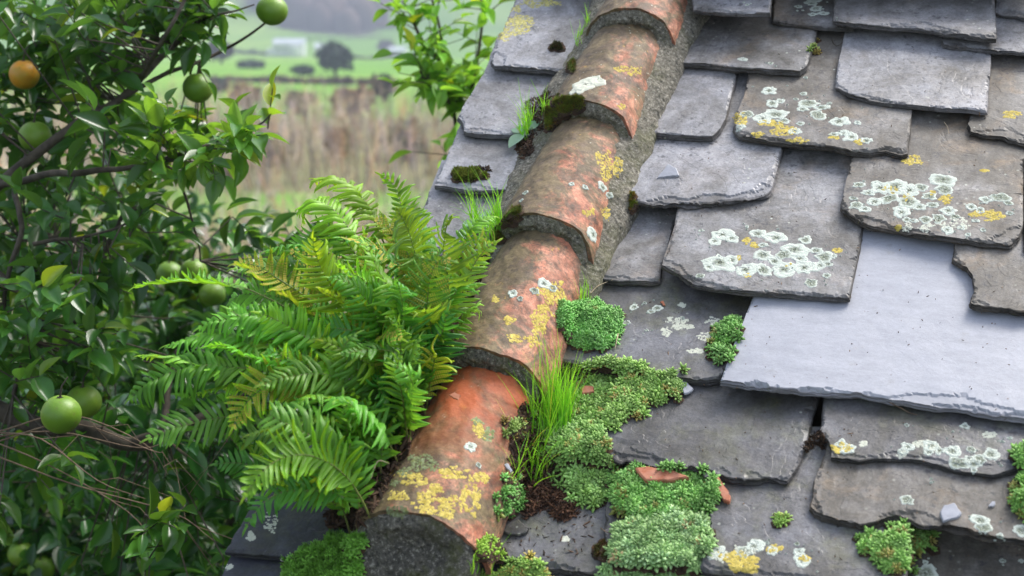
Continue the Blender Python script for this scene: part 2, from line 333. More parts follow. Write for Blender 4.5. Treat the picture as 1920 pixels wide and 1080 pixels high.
SL = []     # planes of the slates laid so far
def slate(px, label, mat, th=.010, tilt=.105, lift=0.0, chip=1.0, seed=None, warp=.0015):
    th *= 1.12; k = len(SL); chip *= [.5, 1.25, .8, 1.4, .65][k % 5]; seed = seed or (k*13+5)
    st = np.array([on_roof(x, y, .035) for x, y in px])
    def top(P, n0, tl): return n0+th-tilt*(P[:, 1]-tl)
    for it in range(2):
        tl = st[:, 1].min(); lo = st.min(0); hi = st.max(0)
        g = np.stack(np.meshgrid(np.arange(lo[0], hi[0], .012), np.arange(lo[1], hi[1], .012)), -1).reshape(-1, 2)
        g = g[in_poly(g, st)]; n0 = min(tilt*(hi[1]-tl), .024) if st[:, 0].mean() < -.15 else -.026
        lowe = np.array([g[(np.abs(g[:, 0]-q[0]) < .013)][:, 1].min() for q in g]); g = g[(g[:, 1]-lowe < .06)]
        for (pp, pn, pth, ptilt, ptl) in SL:
            if (pp.min(0) > hi).any() or (pp.max(0) < lo).any(): continue
            inn = in_poly(g, pp)
            if inn.any():
                gg = g[inn]; need = (pn+pth-ptilt*(gg[:, 1]-ptl)+.0012)+tilt*(gg[:, 1]-tl)
                n0 = max(n0, float(need.max()))
        n0 += lift
        st = np.array([on_roof(x, y, n0+th-tilt*(s_[1]-tl)) for (x, y), s_ in zip(px, st)])
    SL.append((st, n0, th, tilt, tl))
    # orientation ccw
    area = np.sum(st[:, 0]*np.roll(st[:, 1], -1)-np.roll(st[:, 0], -1)*st[:, 1])
    if area < 0: st = st[::-1]
    # densify outline, weight = how much the edge looks down the slope
    out = []; wt = []; base = []
    n = len(st)
    for i in range(n):
        a, b = st[i], st[(i+1) % n]; d = b-a; L = np.linalg.norm(d); nn = np.array([d[1], -d[0]])/(L+1e-9)
        w = 1.0 if nn[1] < -.5 else (.22 if nn[1] < .6 else 0.0); kx = max(1, int(L/.005))
        base.append((a, b, w))
        for j in range(kx): out.append(a+d*j/kx); wt.append((w, nn[0], nn[1]))
    out = np.array(out); wt = np.array(wt)
    jit = fbm(np.c_[out*20, np.full(len(out), seed)], 4, seed)*.0065+fbm(np.c_[out*150, np.full(len(out), seed)], 2, seed+3)*.0022
    for _ in range(2): wt = (wt+np.roll(wt, 1, 0)+np.roll(wt, -1, 0))/3
    out2 = out+wt[:, 1:]*(jit*(wt[:, 0]*.9+.12)*chip)[:, None]
    # interior points
    lo, hi = out2.min(0), out2.max(0)
    def interior(sp, off):
        g = np.stack(np.meshgrid(np.arange(lo[0], hi[0], sp), np.arange(lo[1], hi[1], sp)), -1).reshape(-1, 2)
        g = g+rng.uniform(-.3, .3, g.shape)*sp; return g[in_poly(g, out2)]
    def dlow(P):
        r = np.full(len(P), 9.0)
        for a, b, w in base:
            if w > 0: r = np.minimum(r, seg_dist(P, a, b)/w)
        return r
    g1 = interior(.009, 0); g2 = interior(.0036, 1); d2 = dlow(g2); g1 = g1[dlow(g1) > .026]; g2 = g2[(d2 <= .026)]
    I = np.concatenate([g1, g2]); dd = np.full(len(I), 9.0)
    for c0 in range(0, len(I), 400):
        c = I[c0:c0+400]; dd[c0:c0+400] = np.min(np.linalg.norm(c[:, None]-out2[None], axis=2), 1)
    I = I[dd > .0024]
    allp = np.concatenate([out2, I]); no = len(out2)
    res = geometry.delaunay_2d_cdt([Vector(p) for p in allp], [(i, (i+1) % no) for i in range(no)], [], 1, 1e-6)
    P = np.array([tuple(v) for v in res[0]]); T = [f for f in res[2] if len(f) == 3]; orig = res[3]
    z3 = lambda P, s, sd: fbm(np.c_[P*s, np.full(len(P), seed*1.7)], 4, seed+sd)
    de = dlow(P); a1 = np.clip(z3(P, 9, 1)+.0, 0, 1)*.060*chip; a2 = np.clip(z3(P, 13, 2)-.04, 0, 1)*.034*chip; a3 = np.clip(z3(P, 30, 4)-.05, 0, 1)*.012*chip
    z = top(P, n0, tl)+z3(P, 5, 7)*warp+z3(P, 30, 9)*.0006
    z -= th*.16*(de < a1)+th*.2*(de < a2)+th*.18*(de < a3)
    ecol = np.where((de < a2)[:, None], .55, np.where((de < a1)[:, None], .85, 1.0))*np.ones((1, 3))  # painted shade for the stepped rim, darker on the lower steps
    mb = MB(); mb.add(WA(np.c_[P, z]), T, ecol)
    # laminated edge
    zmap = {}
    for vi, ol in enumerate(orig):
        for oi in ol:
            if oi < no: zmap[oi] = z[vi]
    z0 = np.array([zmap.get(i, float(top(out2[i:i+1], n0, tl)[0])) for i in range(no)])
    zb = z3(out2, 5, 7)*warp+top(out2, n0, tl)-th
    layers = 5; rings = [np.c_[out2, z0]]
    for l in range(1, layers+1):
        o = fbm(np.c_[out2*30, np.full(no, seed+l*9.1)], 3, seed+l)*.0055*chip+(.0008*l if l < layers else .0008)
        pp = out2+wt[:, 1:]*(o*(.25+.75*wt[:, 0]))[:, None]; zz = z0+(zb-z0)*(l/layers)
        rings.append(np.c_[pp, zz+(zb-z0)*-.55/layers]); rings.append(np.c_[pp, zz])
    Vr = np.concatenate(rings); nr = len(rings); Tr = []
    for r in range(nr-1):
        i = np.arange(no); j = (i+1) % no
        a, b, c, d = r*no+i, r*no+j, (r+1)*no+i, (r+1)*no+j
        Tr += [np.stack([a, c, d], 1), np.stack([a, d, b], 1)]
    ec = np.zeros((len(Vr), 3)); ec[:no] = .35; mb.add(WA(Vr), np.concatenate(Tr), ec)  # side faces carry the full painted shade, top outline somewhat less
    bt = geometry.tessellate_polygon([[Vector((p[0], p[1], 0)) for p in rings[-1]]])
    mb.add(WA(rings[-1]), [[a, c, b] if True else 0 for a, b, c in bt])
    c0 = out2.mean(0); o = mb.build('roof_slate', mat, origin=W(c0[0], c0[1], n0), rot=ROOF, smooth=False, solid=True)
    tag(o, label, 'roof slate', 'slates laid in courses on the roof')
    return o
G, B_, L_, K_, X_, CL = M_SL_GREY, M_SL_BROWN, M_SL_BLUE, M_SL_DARK, M_SL_BLACK, M_SL_CLEAN
S = {}
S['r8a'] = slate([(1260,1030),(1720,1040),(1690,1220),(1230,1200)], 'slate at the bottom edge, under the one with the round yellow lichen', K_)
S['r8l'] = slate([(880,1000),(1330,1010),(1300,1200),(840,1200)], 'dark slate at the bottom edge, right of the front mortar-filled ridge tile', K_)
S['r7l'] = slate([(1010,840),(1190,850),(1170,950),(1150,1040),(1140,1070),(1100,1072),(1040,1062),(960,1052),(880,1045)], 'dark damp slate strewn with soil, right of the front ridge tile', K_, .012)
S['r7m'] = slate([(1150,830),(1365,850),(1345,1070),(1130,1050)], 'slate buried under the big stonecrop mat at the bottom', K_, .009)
S['r8c'] = slate([(1720,880),(2060,890),(2060,1160),(1695,1140),(1705,1050),(1712,980)], 'brown-green slate in the bottom right corner of the roof', B_, .010)
S['r7a'] = slate([(1330,800),(1560,800),(1700,900),(1700,1130),(1500,1089),(1420,1080),(1330,1070),(1312,1060),(1330,980)], 'grey slate with a round yellow lichen near its lower left corner, bottom row', K_, .013)
S['r7b'] = slate([(1560,800),(2060,830),(2060,1020),(1920,1008),(1850,1002),(1790,990),(1760,985),(1725,978),(1705,965),(1680,962),(1650,972),(1612,981),(1570,977),(1545,963),(1525,946),(1530,900),(1545,860)], 'brown-grey slate with ragged lower edge and a five-sided chip lying on it', B_, .011, chip=1.3)
S['r6l'] = slate([(1000,640),(1240,650),(1190,760),(1165,868),(1060,862),(930,845)], 'slate mostly hidden by grass and stonecrop beside the second ridge tile', K_, .010)
S['r6a'] = slate([(1210,640),(1550,680),(1530,755),(1518,805),(1508,840),(1497,872),(1478,902),(1440,899),(1390,892),(1300,880),(1230,870),(1180,862),(1150,854),(1100,845)], 'dark speckled slate with curled lower right corner, under the big pale slate', K_, .010, chip=1.2)
S['r6b'] = slate([(1552,690),(2060,730),(2060,880),(1925,872),(1895,878),(1860,886),(1810,885),(1770,872),(1730,860),(1680,858),(1640,858),(1610,862),(1558,856),(1560,840),(1552,822),(1541,805),(1543,760)], 'narrow dark slate strip with white lichen rosettes, directly under the big pale slate', K_, .009, chip=1.2)
S['r5a'] = slate([(1130,480),(1425,490),(1402,600),(1350,708),(1320,712),(1240,704),(1160,692),(1060,676),(980,664)], 'dark grey slate with small cream lichens, left of the big pale slate', K_, .013)
S['r5b'] = slate([(1472,400),(2060,400),(2060,797),(1920,780),(1870,776),(1800,764),(1700,750),(1600,738),(1540,732),(1450,724),(1350,714),(1380,635),(1415,546)], 'largest slate, clean smooth and pale lavender, without lichen', CL, .012, .07, .006, .6, warp=.001)
S['r4a'] = slate([(1180,340),(1290,340),(1277,388),(1262,420),(1250,470),(1240,495),(1236,522),(1215,527),(1160,526),(1120,522),(1070,520)], 'small slate wedged between mortar bed and the large slate with white rosettes', G, .012)
S['r4c'] = slate([(1800,400),(2060,400),(2060,600),(1920,581),(1870,575),(1822,567),(1826,540),(1822,515),(1812,500),(1788,485),(1790,465)], 'brown-grey slate with a notched left edge, overlying the big pale slate at the right', B_, .010)
S['r4b'] = slate([(1300,250),(1600,250),(1622,405),(1612,460),(1592,556),(1540,554),(1480,548),(1400,543),(1330,536),(1300,528),(1270,508),(1241,496),(1243,485),(1262,430)], 'large grey slate with white lichen rosettes, overlapping the pale slate at its top left corner', G, .011)
S['r3d'] = slate([(1920,230),(2060,230),(2060,480),(1921,465)], 'sliver of slate at the right picture edge, beside the most lichened slate', B_, .009)
S['r3a'] = slate([(1245,120),(1450,120),(1468,270),(1460,300),(1455,325),(1446,352),(1430,362),(1390,370),(1345,374),(1290,380),(1230,378),(1190,374),(1140,368)], 'grey slate with one small pale triangular chip lying on it', L_, .012, chip=1.3)
S['r3c'] = slate([(1610,190),(1905,190),(1927,290),(1917,300),(1919,420),(1912,440),(1892,456),(1850,453),(1780,443),(1700,432),(1628,418),(1590,395),(1577,385),(1577,375),(1590,330),(1600,285)], 'brown-grey slate with the densest white lichen crust and orange spots', B_, .012)
S['r2d'] = slate([(1842,60),(2060,60),(2060,280),(1920,265),(1850,253),(1822,245),(1817,232),(1822,205)], 'grey-brown slate at the right edge, right of the slate with a small nail hole', B_, .009)
S['r2a'] = slate([(1250,80),(1392,80),(1383,130),(1360,220),(1350,240),(1335,255),(1300,254),(1235,248),(1190,240)], 'blue-grey slate next to the mortar bed with a straight slanting right edge', L_, .012)
S['r2b'] = slate([(1420,50),(1712,50),(1710,205),(1701,284),(1690,287),(1660,280),(1630,284),(1600,282),(1560,272),(1500,268),(1440,260),(1385,250),(1376,238),(1382,210),(1395,180),(1403,140)], 'brown-grey slate with scattered white rosettes, yellow lichen on lower left corner', B_, .012, chip=1.2)
S['r1b'] = slate([(1592,20),(1862,20),(1858,100),(1851,207),(1780,202),(1700,195),(1630,185),(1590,175),(1567,162),(1566,150),(1574,110)], 'clean blue-grey slate with a rounded lower left corner and a tiny nail hole', L_, .009, chip=.5)
S['r1a'] = slate([(1260,10),(1535,10),(1534,50),(1520,95),(1512,122),(1500,133),(1440,128),(1380,124),(1330,119),(1270,116),(1225,112)], 'slate next to the fourth ridge tile with one small round white lichen', G, .012)
S['r1c'] = slate([(1770,30),(2060,10),(2060,112),(1920,97),(1860,91),(1800,85),(1770,82),(1766,74)], 'thin slate strip showing under the wide top slate at the right', L_, .008)
S['r0b'] = slate([(1455,-70),(1620,-70),(1600,50),(1565,48),(1500,42),(1448,36)], 'narrow slate at the top edge with white rosettes, left of the wide top slate', G, .011)
S['r0a'] = slate([(1290,-70),(1452,-70),(1443,24),(1380,23),(1300,18)], 'slate at the top edge, right beside the uppermost ridge tile', L_, .010, lift=.045)
S['r0d'] = slate([(1880,-80),(2060,-80),(2060,42),(1920,30),(1868,20)], 'slate in the top right corner of the picture', L_, .009)
S['r0c'] = slate([(1570,-90),(1864,-90),(1864,0),(1867,70),(1800,62),(1720,50),(1640,46),(1600,42),(1563,36)], 'wide blue-grey slate at the top edge with a bright chalky rim along its lower edge', L_, .011, lift=.003)
# left of the ridge tiles
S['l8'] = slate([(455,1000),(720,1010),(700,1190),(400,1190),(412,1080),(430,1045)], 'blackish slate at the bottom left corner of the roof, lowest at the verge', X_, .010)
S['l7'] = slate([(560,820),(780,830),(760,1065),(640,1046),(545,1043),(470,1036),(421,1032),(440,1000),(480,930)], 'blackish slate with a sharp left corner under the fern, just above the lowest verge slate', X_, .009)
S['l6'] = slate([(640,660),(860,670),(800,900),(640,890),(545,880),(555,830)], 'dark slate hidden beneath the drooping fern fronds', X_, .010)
S['l5'] = slate([(715,530),(930,540),(880,730),(640,720),(650,690)], 'dark slate hidden behind the middle of the fern', K_, .010)
S['l4'] = slate([(775,400),(980,410),(930,600),(710,590),(718,565)], 'grey slate glimpsed between the fern fronds beside the third ridge tile', G, .010)
S['l3'] = slate([(828,300),(1020,310),(985,480),(900,478),(760,468),(762,440),(795,380)], 'grey verge slate just above the fern, with grass growing at its right', L_, .011)
S['l2'] = slate([(880,190),(1080,200),(1020,362),(960,355),(900,354),(850,351),(815,346),(820,330),(850,265)], 'verge slate with a yellow-green moss lump on it', L_, .011)
S['l1'] = slate([(935,60),(1120,70),(1060,255),(965,252),(900,248),(870,245),(868,230),(858,218),(880,180),(905,140)], 'verge slate with two short scratches at its left edge and a nicked lower left corner', L_, .011)
S['l0'] = slate([(990,-120),(1190,-120),(1110,132),(1040,131),(1000,126),(960,122),(928,120),(921,112),(925,98),(965,0)], 'uppermost verge slate with large yellow lichen patches', L_, .012)

# courses above the top edge of the picture
def px_of(s, t, h=.03):
    q = W(s, t, h)-CAM; return (960+FPX*(q@R)/(q@F), 540-FPX*(q@U)/(q@F))
for i, t in enumerate((1.33, 1.54, 1.75)):
    for j, s in enumerate(np.arange(-.30, 1.1, .235)):
        if j == 0: s0, s1 = -.415, -.14
        else: s0, s1 = s+.045*(i % 2), s+.045*(i % 2)+.228
        slate([px_of(a, b) for a, b in ((s0, t+rng.uniform(-.01, .01)), (s1, t+rng.uniform(-.01, .01)), (s1, t+.30), (s0, t+.30))], 'slate %s from the verge in the %s course beyond the top edge' % (('one', 'two', 'three', 'four', 'five', 'six', 'seven')[j], ('first', 'second', 'third')[i]), [L_, G, B_][(i+j) % 3], .010, lift=.04 if i == 0 else 0)
# ------------------------------------------------------------------ ridge tiles with mortar
SC = -.118
def ridge_tile(t0, label, seed, chipR=0.0, L=.40, R0=.098, R1=.084, base=.003, ds=0.0):
    root = empty('ridge_tile', W(SC, t0, 0), ROOF)
    tag(root, label, 'ridge tile', 'half round clay ridge tiles in a row')
    nu, nv = 72, 110
    u = np.linspace(-.12, math.pi+.12, nu); v = np.linspace(0, 1, nv); UU, VV = np.meshgrid(u, v, indexing='ij')
    lip = fbm(np.c_[u*1.6, np.full(nu, seed), u*0], 4, seed)*.007-.002+chipR*np.clip((math.pi*.24-u)/(math.pi*.24), 0, 1)
    def surf(rad_off, nz=1):
        r = R0+(R1-R0)*VV+rad_off; q = np.c_[(UU*2.2).ravel(), (VV*4).ravel(), np.full(UU.size, seed*3.1)]
        r = r+(fbm(q, 4, seed)*.0045+fbm(q*5, 3, seed+1)*.0016).reshape(UU.shape)*nz
        t = t0+lip[:, None]*(1-VV)+VV*L; cz = base+.020*(1-VV)
        wob = ds
        return np.stack([SC+wob+r*np.cos(UU)*1.0, t, cz+r*np.sin(UU)*.98], -1)
    o = surf(0); i = surf(-.0075, .8)
    mb = MB(); mb.add(WA(o.reshape(-1, 3)), grid_tris(nu, nv)[:, ::-1]); mb.add(WA(i.reshape(-1, 3)), grid_tris(nu, nv))
    for kk in (0, nv-1):
        e = np.concatenate([o[:, kk], i[:, kk]]); a = np.arange(nu-1); T = np.concatenate([np.stack([a, a+nu, a+nu+1], 1), np.stack([a, a+nu+1, a+1], 1)])
        if kk: T = T[:, ::-1]
        mb.add(WA(e), T)
    for kk in (0, nu-1):
        e = np.concatenate([o[kk], i[kk]]); a = np.arange(nv-1); T = np.concatenate([np.stack([a, a+1, a+nv+1], 1), np.stack([a, a+nv+1, a+nv], 1)])
        mb.add(WA(e), T)
    mb.build('clay_shell', M_TERRA, root, solid=True).pass_index = 1 if t0 < 0 else 0
    # mortar plug that fills the mouth
    nr = 26; rr = np.linspace(0, 1, nr); A, Bq = np.meshgrid(u, rr, indexing='ij')
    q = np.c_[(np.cos(A)*Bq*9).ravel(), (np.sin(A)*Bq*9).ravel(), np.full(A.size, seed)]
    bumpy = (fbm(q, 5, seed+5)*.009+fbm(q*6, 3, seed+6)*.003).reshape(A.shape)
    rad = (R0-.0065)*Bq; hh = base+.022+rad*np.sin(A)*.98; hh = np.maximum(hh, .0)
    tt = t0+(.002 if t0 < 0 else .001)+lip[:, None]*Bq+bumpy*(1-.6*Bq**4)-.014*np.clip((1-Bq)/.14, 0, 1)-np.clip(.075-hh, 0, 1)*(.95 if t0 < 0 else .45)
    P = np.stack([SC+ds+rad*np.cos(A), tt, hh], -1)
    P2 = P[:, -1].copy(); P2[:, 1] += .10; P2[:, 0] = SC+(P2[:, 0]-SC-ds)*.84+ds; P2[:, 2] = P2[:, 2]*.80-.004
    mb = MB(); mb.add(WA(P.reshape(-1, 3)), grid_tris(nu, nr)); e = np.concatenate([P[:, -1], P2]); a = np.arange(nu-1)
    mb.add(WA(e), np.concatenate([np.stack([a, a+nu, a+nu+1], 1), np.stack([a, a+nu+1, a+1], 1)]))
    s_ = np.linspace(-(R0-.012), R0-.012, 30); hg = np.linspace(-.002, base+.03, 8); SS, HH = np.meshgrid(s_, hg, indexing='ij')
    q = np.c_[(SS*40).ravel(), (HH*40).ravel(), np.full(SS.size, seed)]
    P3 = np.stack([SC+ds+SS, t0-(.074 if t0 < 0 else .008)+(fbm(q, 4, seed)*.006).reshape(SS.shape), HH], -1); mb.add(WA(P3.reshape(-1, 3)), grid_tris(30, 8))
    mb.build('mortar_plug', M_MORTAR_D if t0 < .3 else M_MORTAR, root, solid=True)
    return root
RT = [ridge_tile(-.172, 'lowest ridge tile, its mouth filled with dark mortar, yellow lichen above the lip', 3, -.005, .34, .104, .082, .003, .008),
      ridge_tile(.145, 'second ridge tile from the bottom, with a large yellow lichen patch on its right side', 8, -.012, .33, .100, .084, .003, .004),
      ridge_tile(.455, 'third ridge tile from the bottom, dark gap under its lip, white lichen streak', 5, -.03, .33),
      ridge_tile(.765, 'fourth ridge tile from the bottom, with one smooth cream lichen patch on its left', 11, -.035, .33, .098, .084, .003, -.006),
      ridge_tile(1.06, 'uppermost ridge tile, cut by the top edge of the picture', 14, -.02, .33),
      ridge_tile(1.37, 'first ridge tile beyond the top edge of the picture', 17, -.01, .33), ridge_tile(1.68, 'second ridge tile beyond the top edge of the picture', 19, -.02, .33),
      ]
# mortar bed
nu, nv = 60, 300; x = np.linspace(-1, 1, nu); tv = np.linspace(-.20, 2.02, nv); XX, TV = np.meshgrid(x, tv, indexing='ij')
wl = .135+.012*vn(np.c_[tv*9, tv*0, tv*0], 4); wr = np.interp(tv, [-.2, .15, .3, .40, .5, .8, 1.1, 1.5], [.085, .092, .102, .114, .122, .122, .120, .120])+.010*fbm(np.c_[tv*14, tv*0, tv*0], 4, 9)
ww = np.where(XX < 0, wl[None, :], wr[None, :]); hgt = np.where(XX < 0, .052, np.interp(TV, [-.2, .3, .5, 1.5], [.018, .026, .055, .055]))
q = np.c_[(XX*ww*30).ravel(), (TV*30).ravel(), np.zeros(XX.size)]
H = hgt*(1-np.abs(XX)**2.4)+(fbm(q, 5, 21)*.007+fbm(q*4, 3, 22)*.0035).reshape(XX.shape)+np.interp(TV, [-.2, .1, .4, 1.5], [.010, .014, .020, .020])
H = np.where(np.abs(XX) > .995, -.005, H)
P = np.stack([SC+XX*ww, TV, H], -1); m = MB(); m.add(WA(P.reshape(-1, 3)), grid_tris(nu, nv))
bed = m.build('mortar_bed', M_MORTAR, origin=W(SC, .5, 0), rot=ROOF, solid=True)
tag(bed, 'gritty grey mortar bed running under and beside the row of ridge tiles', 'mortar')

BVH = BVHTree.FromPolygons([tuple(v) for v in np.concatenate(ALLV)], [tuple(int(i) for i in t) for t in np.concatenate(ALLT)])
def cast(x, y):
    r = ray(x, y); h = BVH.ray_cast(Vector(CAM), Vector(r/np.linalg.norm(r)), 20)
    if h[0] is None: return None
    n = np.array(h[1]); n = n if n@r < 0 else -n
    return np.array(h[0]), n
def drop(p, n, up=.03, dist=.09):
    h = BVH.ray_cast(Vector(p+n*up), Vector(-n), dist); return None if h[0] is None else np.array(h[0])
# ------------------------------------------------------------------ lichens, as thin crusts on the surface they grow on (parts of that thing)
def owner_at(p):
    best = None; q = (p-P0)@ROOF
    return q
def frame_at(x, y):
    h = cast(x, y)
    if h is None: return None
    p, n = h
    # average normal over the macro surface, not the facets
    ps = [cast(x+dx, y+dy) for dx, dy in ((9, 0), (-9, 0), (0, 7), (0, -7))]; n2 = n.copy()
    if all(v is not None and np.linalg.norm(v[0]-p) < .03 for v in ps):
        c = np.cross(ps[0][0]-ps[1][0], ps[3][0]-ps[2][0]); c /= np.linalg.norm(c)+1e-9
        if c@n < 0: c = -c
        if c@n > .4: n2 = c
    a = C-(C@n2)*n2; a /= np.linalg.norm(a); b = np.cross(n2, a); return p, n2, a, b
def rosette(mb, x, y, rpx, sq=1.0, hgt=.0007, arms=0.30):
    f = frame_at(x, y)
    if f is None: return
    p, n, a, b = f; z = (p-CAM)@F; r = rpx*z/FPX; na, nr = 30, 6
    th = np.arange(na)*2*np.pi/na; rr = np.array([.12, .4, .62, .8, .95, 1.04]); hh = np.array([.35, .4, .55, 1.0, .8, -.1])*hgt
    sd = x*.37+y*.11; gv = rng.random()
    lob = 1+arms*fbm(np.c_[np.cos(th)*1.6, np.sin(th)*1.6, th*0+sd], 2, 3)*2+.13*vn(np.c_[np.cos(th)*6, np.sin(th)*6, th*0+sd], 5)
    V = []; Cc = []
    for i in range(na):
        for k in range(nr):
            q = p+(a*math.cos(th[i])+b*math.sin(th[i])*sq)*r*rr[k]*(lob[i] if k > 1 else 1)
            d = drop(q, n, .012, .03); d = q if d is None else d
            V.append(d+n*(hh[k]+(.00045*(math.sin(i*5.3+k*2.1+sd)) if 0 < k < 5 else 0))); Cc.append((rr[k], gv, 0))
    d = drop(p, n, .012, .03); V.append((p if d is None else d)+n*hgt*.4); Cc.append((0, gv, 0))
    T = grid_tris(na, nr, True); T2 = [[na*nr, i*nr, ((i+1) % na)*nr] for i in range(na)]
    mb.add(V, np.concatenate([T, T2]), np.array(Cc))
OCT = np.array([[1, 0, 0], [.3, .95, 0], [-.8, .6, 0], [-.8, -.6, 0], [.3, -.95, 0], [0, 0, .7]], float); OCTT = np.array([[0, 1, 5], [1, 2, 5], [2, 3, 5], [3, 4, 5], [4, 0, 5]])
def granules(mb, x, y, rx, ry, n=90, g=.0028, ring=0.0, tint=(1, 1, 1), edge=.55):
    f = frame_at(x, y)
    if f is None: return
    p, nn, a, b = f; z = (p-CAM)@F; k = z/FPX
    px = rng.uniform(-1.25, 1.25, (n*4, 2)); rad = np.linalg.norm(px, axis=1); ns = fbm(np.c_[px*1.6, np.full(len(px), x*.1+y*.07)], 3, 12)
    ok = (rad+ns*edge*1.5 < 1.0) & (rad > ring); px = px[ok][:n]; pos = []; nm = []
    for u, v in px:
        h = cast(x+u*rx, y+v*ry)
        if h is None or np.linalg.norm(h[0]-p) > .12: continue
        pos.append(h[0]); nm.append(nn*.6+h[1]*.4)
    if not pos: return
    pos = np.array(pos); nm = np.array(nm); B = basis(nm, rng); s = g*rng.uniform(.6, 1.5, len(pos)); hs = s*rng.uniform(.25, .6, len(pos))
    M3 = B*np.stack([s, s*rng.uniform(.6, 1, len(s)), hs], 1)[:, None, :]
    col = np.array(tint)*rng.uniform(.7, 1.25, (len(pos), 1)); stamp(mb, OCT, OCTT, M3, pos, col)
def put(mb, name, mat, parent, smooth=True):
    if mb.n: return mb.build(name, mat, parent, smooth=smooth)
# white rosettes on the slates: (x, y, horizontal radius) in pixels of the photograph
LW = {
 'r3c': [(1610,347,12),(1628,362,14),(1650,352,22),(1680,350,26),(1705,357,22),(1728,352,14),(1742,368,14),(1702,378,22),(1668,372,16),(1640,378,14),(1748,385,12),(1724,388,12),(1600,372,9),(1606,385,13),(1622,392,12),(1690,398,17),(1768,337,21),(1772,356,15),(1876,370,20),(1848,375,11),(1890,381,9),(1778,395,17),(1821,388,11),(1838,394,9),(1735,412,13),(1760,410,14),(1712,414,9),(1790,407,9),(1829,414,8),(1893,400,8),(1776,431,12),(1802,427,8),(1843,431,6),(1700,412,8),(1815,440,5)],
 'r4b': [(1355,440,22),(1340,452,12),(1372,447,14),(1420,438,16),(1455,446,21),(1430,460,12),(1490,468,24),(1470,478,14),(1430,478,18),(1350,492,32),(1330,500,14),(1372,488,16),(1398,506,22),(1430,506,18),(1452,490,14),(1470,505,24),(1508,502,22),(1530,470,12),(1545,482,16),(1552,495,10),(1562,480,9),(1510,450,11),(1327,488,7),(1520,530,12),(1550,517,9),(1538,498,10),(1500,485,15),(1315,432,5),(1313,518,8),(1400,425,4)],
 'r2b': [(1442,170,14),(1510,145,4),(1448,194,12),(1463,190,8),(1516,193,17),(1540,202,14),(1505,205,12),(1533,216,18),(1573,228,20),(1608,230,7),(1505,176,7),(1430,222,18),(1455,215,22),(1470,226,14),(1500,232,8),(1563,252,11),(1582,250,11),(1597,257,14),(1624,264,12),(1400,214,12),(1492,186,6),(1490,246,14),(1388,238,9),(1555,194,5)],
 'r1a': [(1393,111,9),(1445,119,5),(1401,9,4)],
 'r0b': [(1497,12,7),(1522,6,12),(1530,16,12),(1544,25,10),(1524,27,9),(1530,-4,14)],
 'r5a': [(1189,576,9),(1221,585,7),(1232,578,12),(1175,605,7),(1212,620,5),(1280,597,3),(1209,568,4)],
 'r6b': [(1809,799,9),(1702,838,12),(1748,836,17),(1762,845,10),(1785,846,15),(1820,843,10),(1798,868,18),(1825,870,16),(1838,863,12),(1857,851,15),(1818,862,12),(1694,846,10),(1826,882,6),(1877,873,4),(1879,828,5),(1893,822,5),(1700,797,5),(1742,848,10),(1577,832,12),(1590,842,13)],
 'r7b': [(1702,938,14),(1838,976,18),(1843,990,16),(1875,1005,7),(1915,996,14),(1747,905,3),(1746,898,3)],
 'r7a': [(1395,1036,16),(1414,1024,16),(1345,1032,12),(1335,1042,10),(1438,1018,4),(1503,1050,18),(1495,1020,6),(1498,1034,10),(1448,1033,11)],
 'r8c': [(1735,1075,22),(1735,1055,6),(1880,1052,6),(1915,1052,5)],
}
for k, L in LW.items():
    L = L+[(x+rng.uniform(-2.6, 2.6)*r, y+rng.uniform(-1.3, 1.3)*r, rng.uniform(1.2, 2.6)) for x, y, r in L+L[:6]]
    for x, y, r in L: mb = MB(); rosette(mb, x, y, r*rng.uniform(.86, 1.04), rng.uniform(.7, 1.1)); put(mb, 'white_lichen', M_LW, S[k])
# cream crusts
for k, L in {'r5a': [(1268,600,18,6),(1270,612,12,5),(1248,622,10,7),(1290,612,12,4),(1335,603,10,8),(1345,612,10,5),(1325,632,16,7),(1305,658,14,4),(1278,572,6,4)],
             'r6b': [(1690,850,10,8),(1730,832,18,6),(1750,840,14,7),(1855,815,12,5),(1620,832,7,5)],
             'r7l': [(1060,1010,6,4)], 'r7a': [(1345,1040,20,12),(1400,1032,18,9)], 'l7': [(510,980,14,16),(470,1008,8,5),(470,1000,5,6)], 'l8': [(545,1050,16,6),(430,1062,6,6)],
             'r3c': [(1790,420,26,10),(1735,428,14,8),(1700,425,9,9)]}.items():
    for x, y, rx, ry in L: mb = MB(); granules(mb, x, y, rx, ry, int(26+rx*2.6), .0019); put(mb, 'cream_lichen', M_LP, S[k])
for k, L in {'r3c': [(1663,353,8,7),(1675,358,8,6),(1703,370,9,6),(1771,373,12,8),(1830,402,12,5),(1860,403,20,9),(1711,300,16,9),(1747,362,5,4),(1845,320,7,3),(1684,427,5,4)],
             'r4b': [(1400,452,8,6),(1415,460,7,5),(1569,469,9,4),(1402,516,6,4),(1385,483,4,4),(1478,497,5,3)],
             'r2b': [(1388,224,11,13),(1445,232,24,8),(1470,245,26,9),(1495,263,18,5),(1422,252,9,5),(1564,257,9,4),(1612,266,9,5)],
             'r7a': [(1388,1052,34,20),(1452,1028,12,7),(1510,1048,12,7),(1405,1070,14,6)], 'r7b': [], 'r6b': [(1580,838,17,10)], 'r1a': [], 'r2d': [(1900,215,16,7)],
             'l0': [(962,50,28,15),(945,66,12,10),(1000,4,24,9),(968,18,9,7),(1035,6,14,6),(975,38,22,8)]}.items():
    if not L: continue
    big = k in ('l0',)
    for x, y, rx, ry in L: mb = MB(); granules(mb, x, y, rx, ry, int(24+rx*ry*(.75 if big else .5)), .0023, tint=(1.0, 1.15, 1.7) if k == 'l0' else (1, 1, 1)); put(mb, 'yellow_lichen', M_LY, S[k])
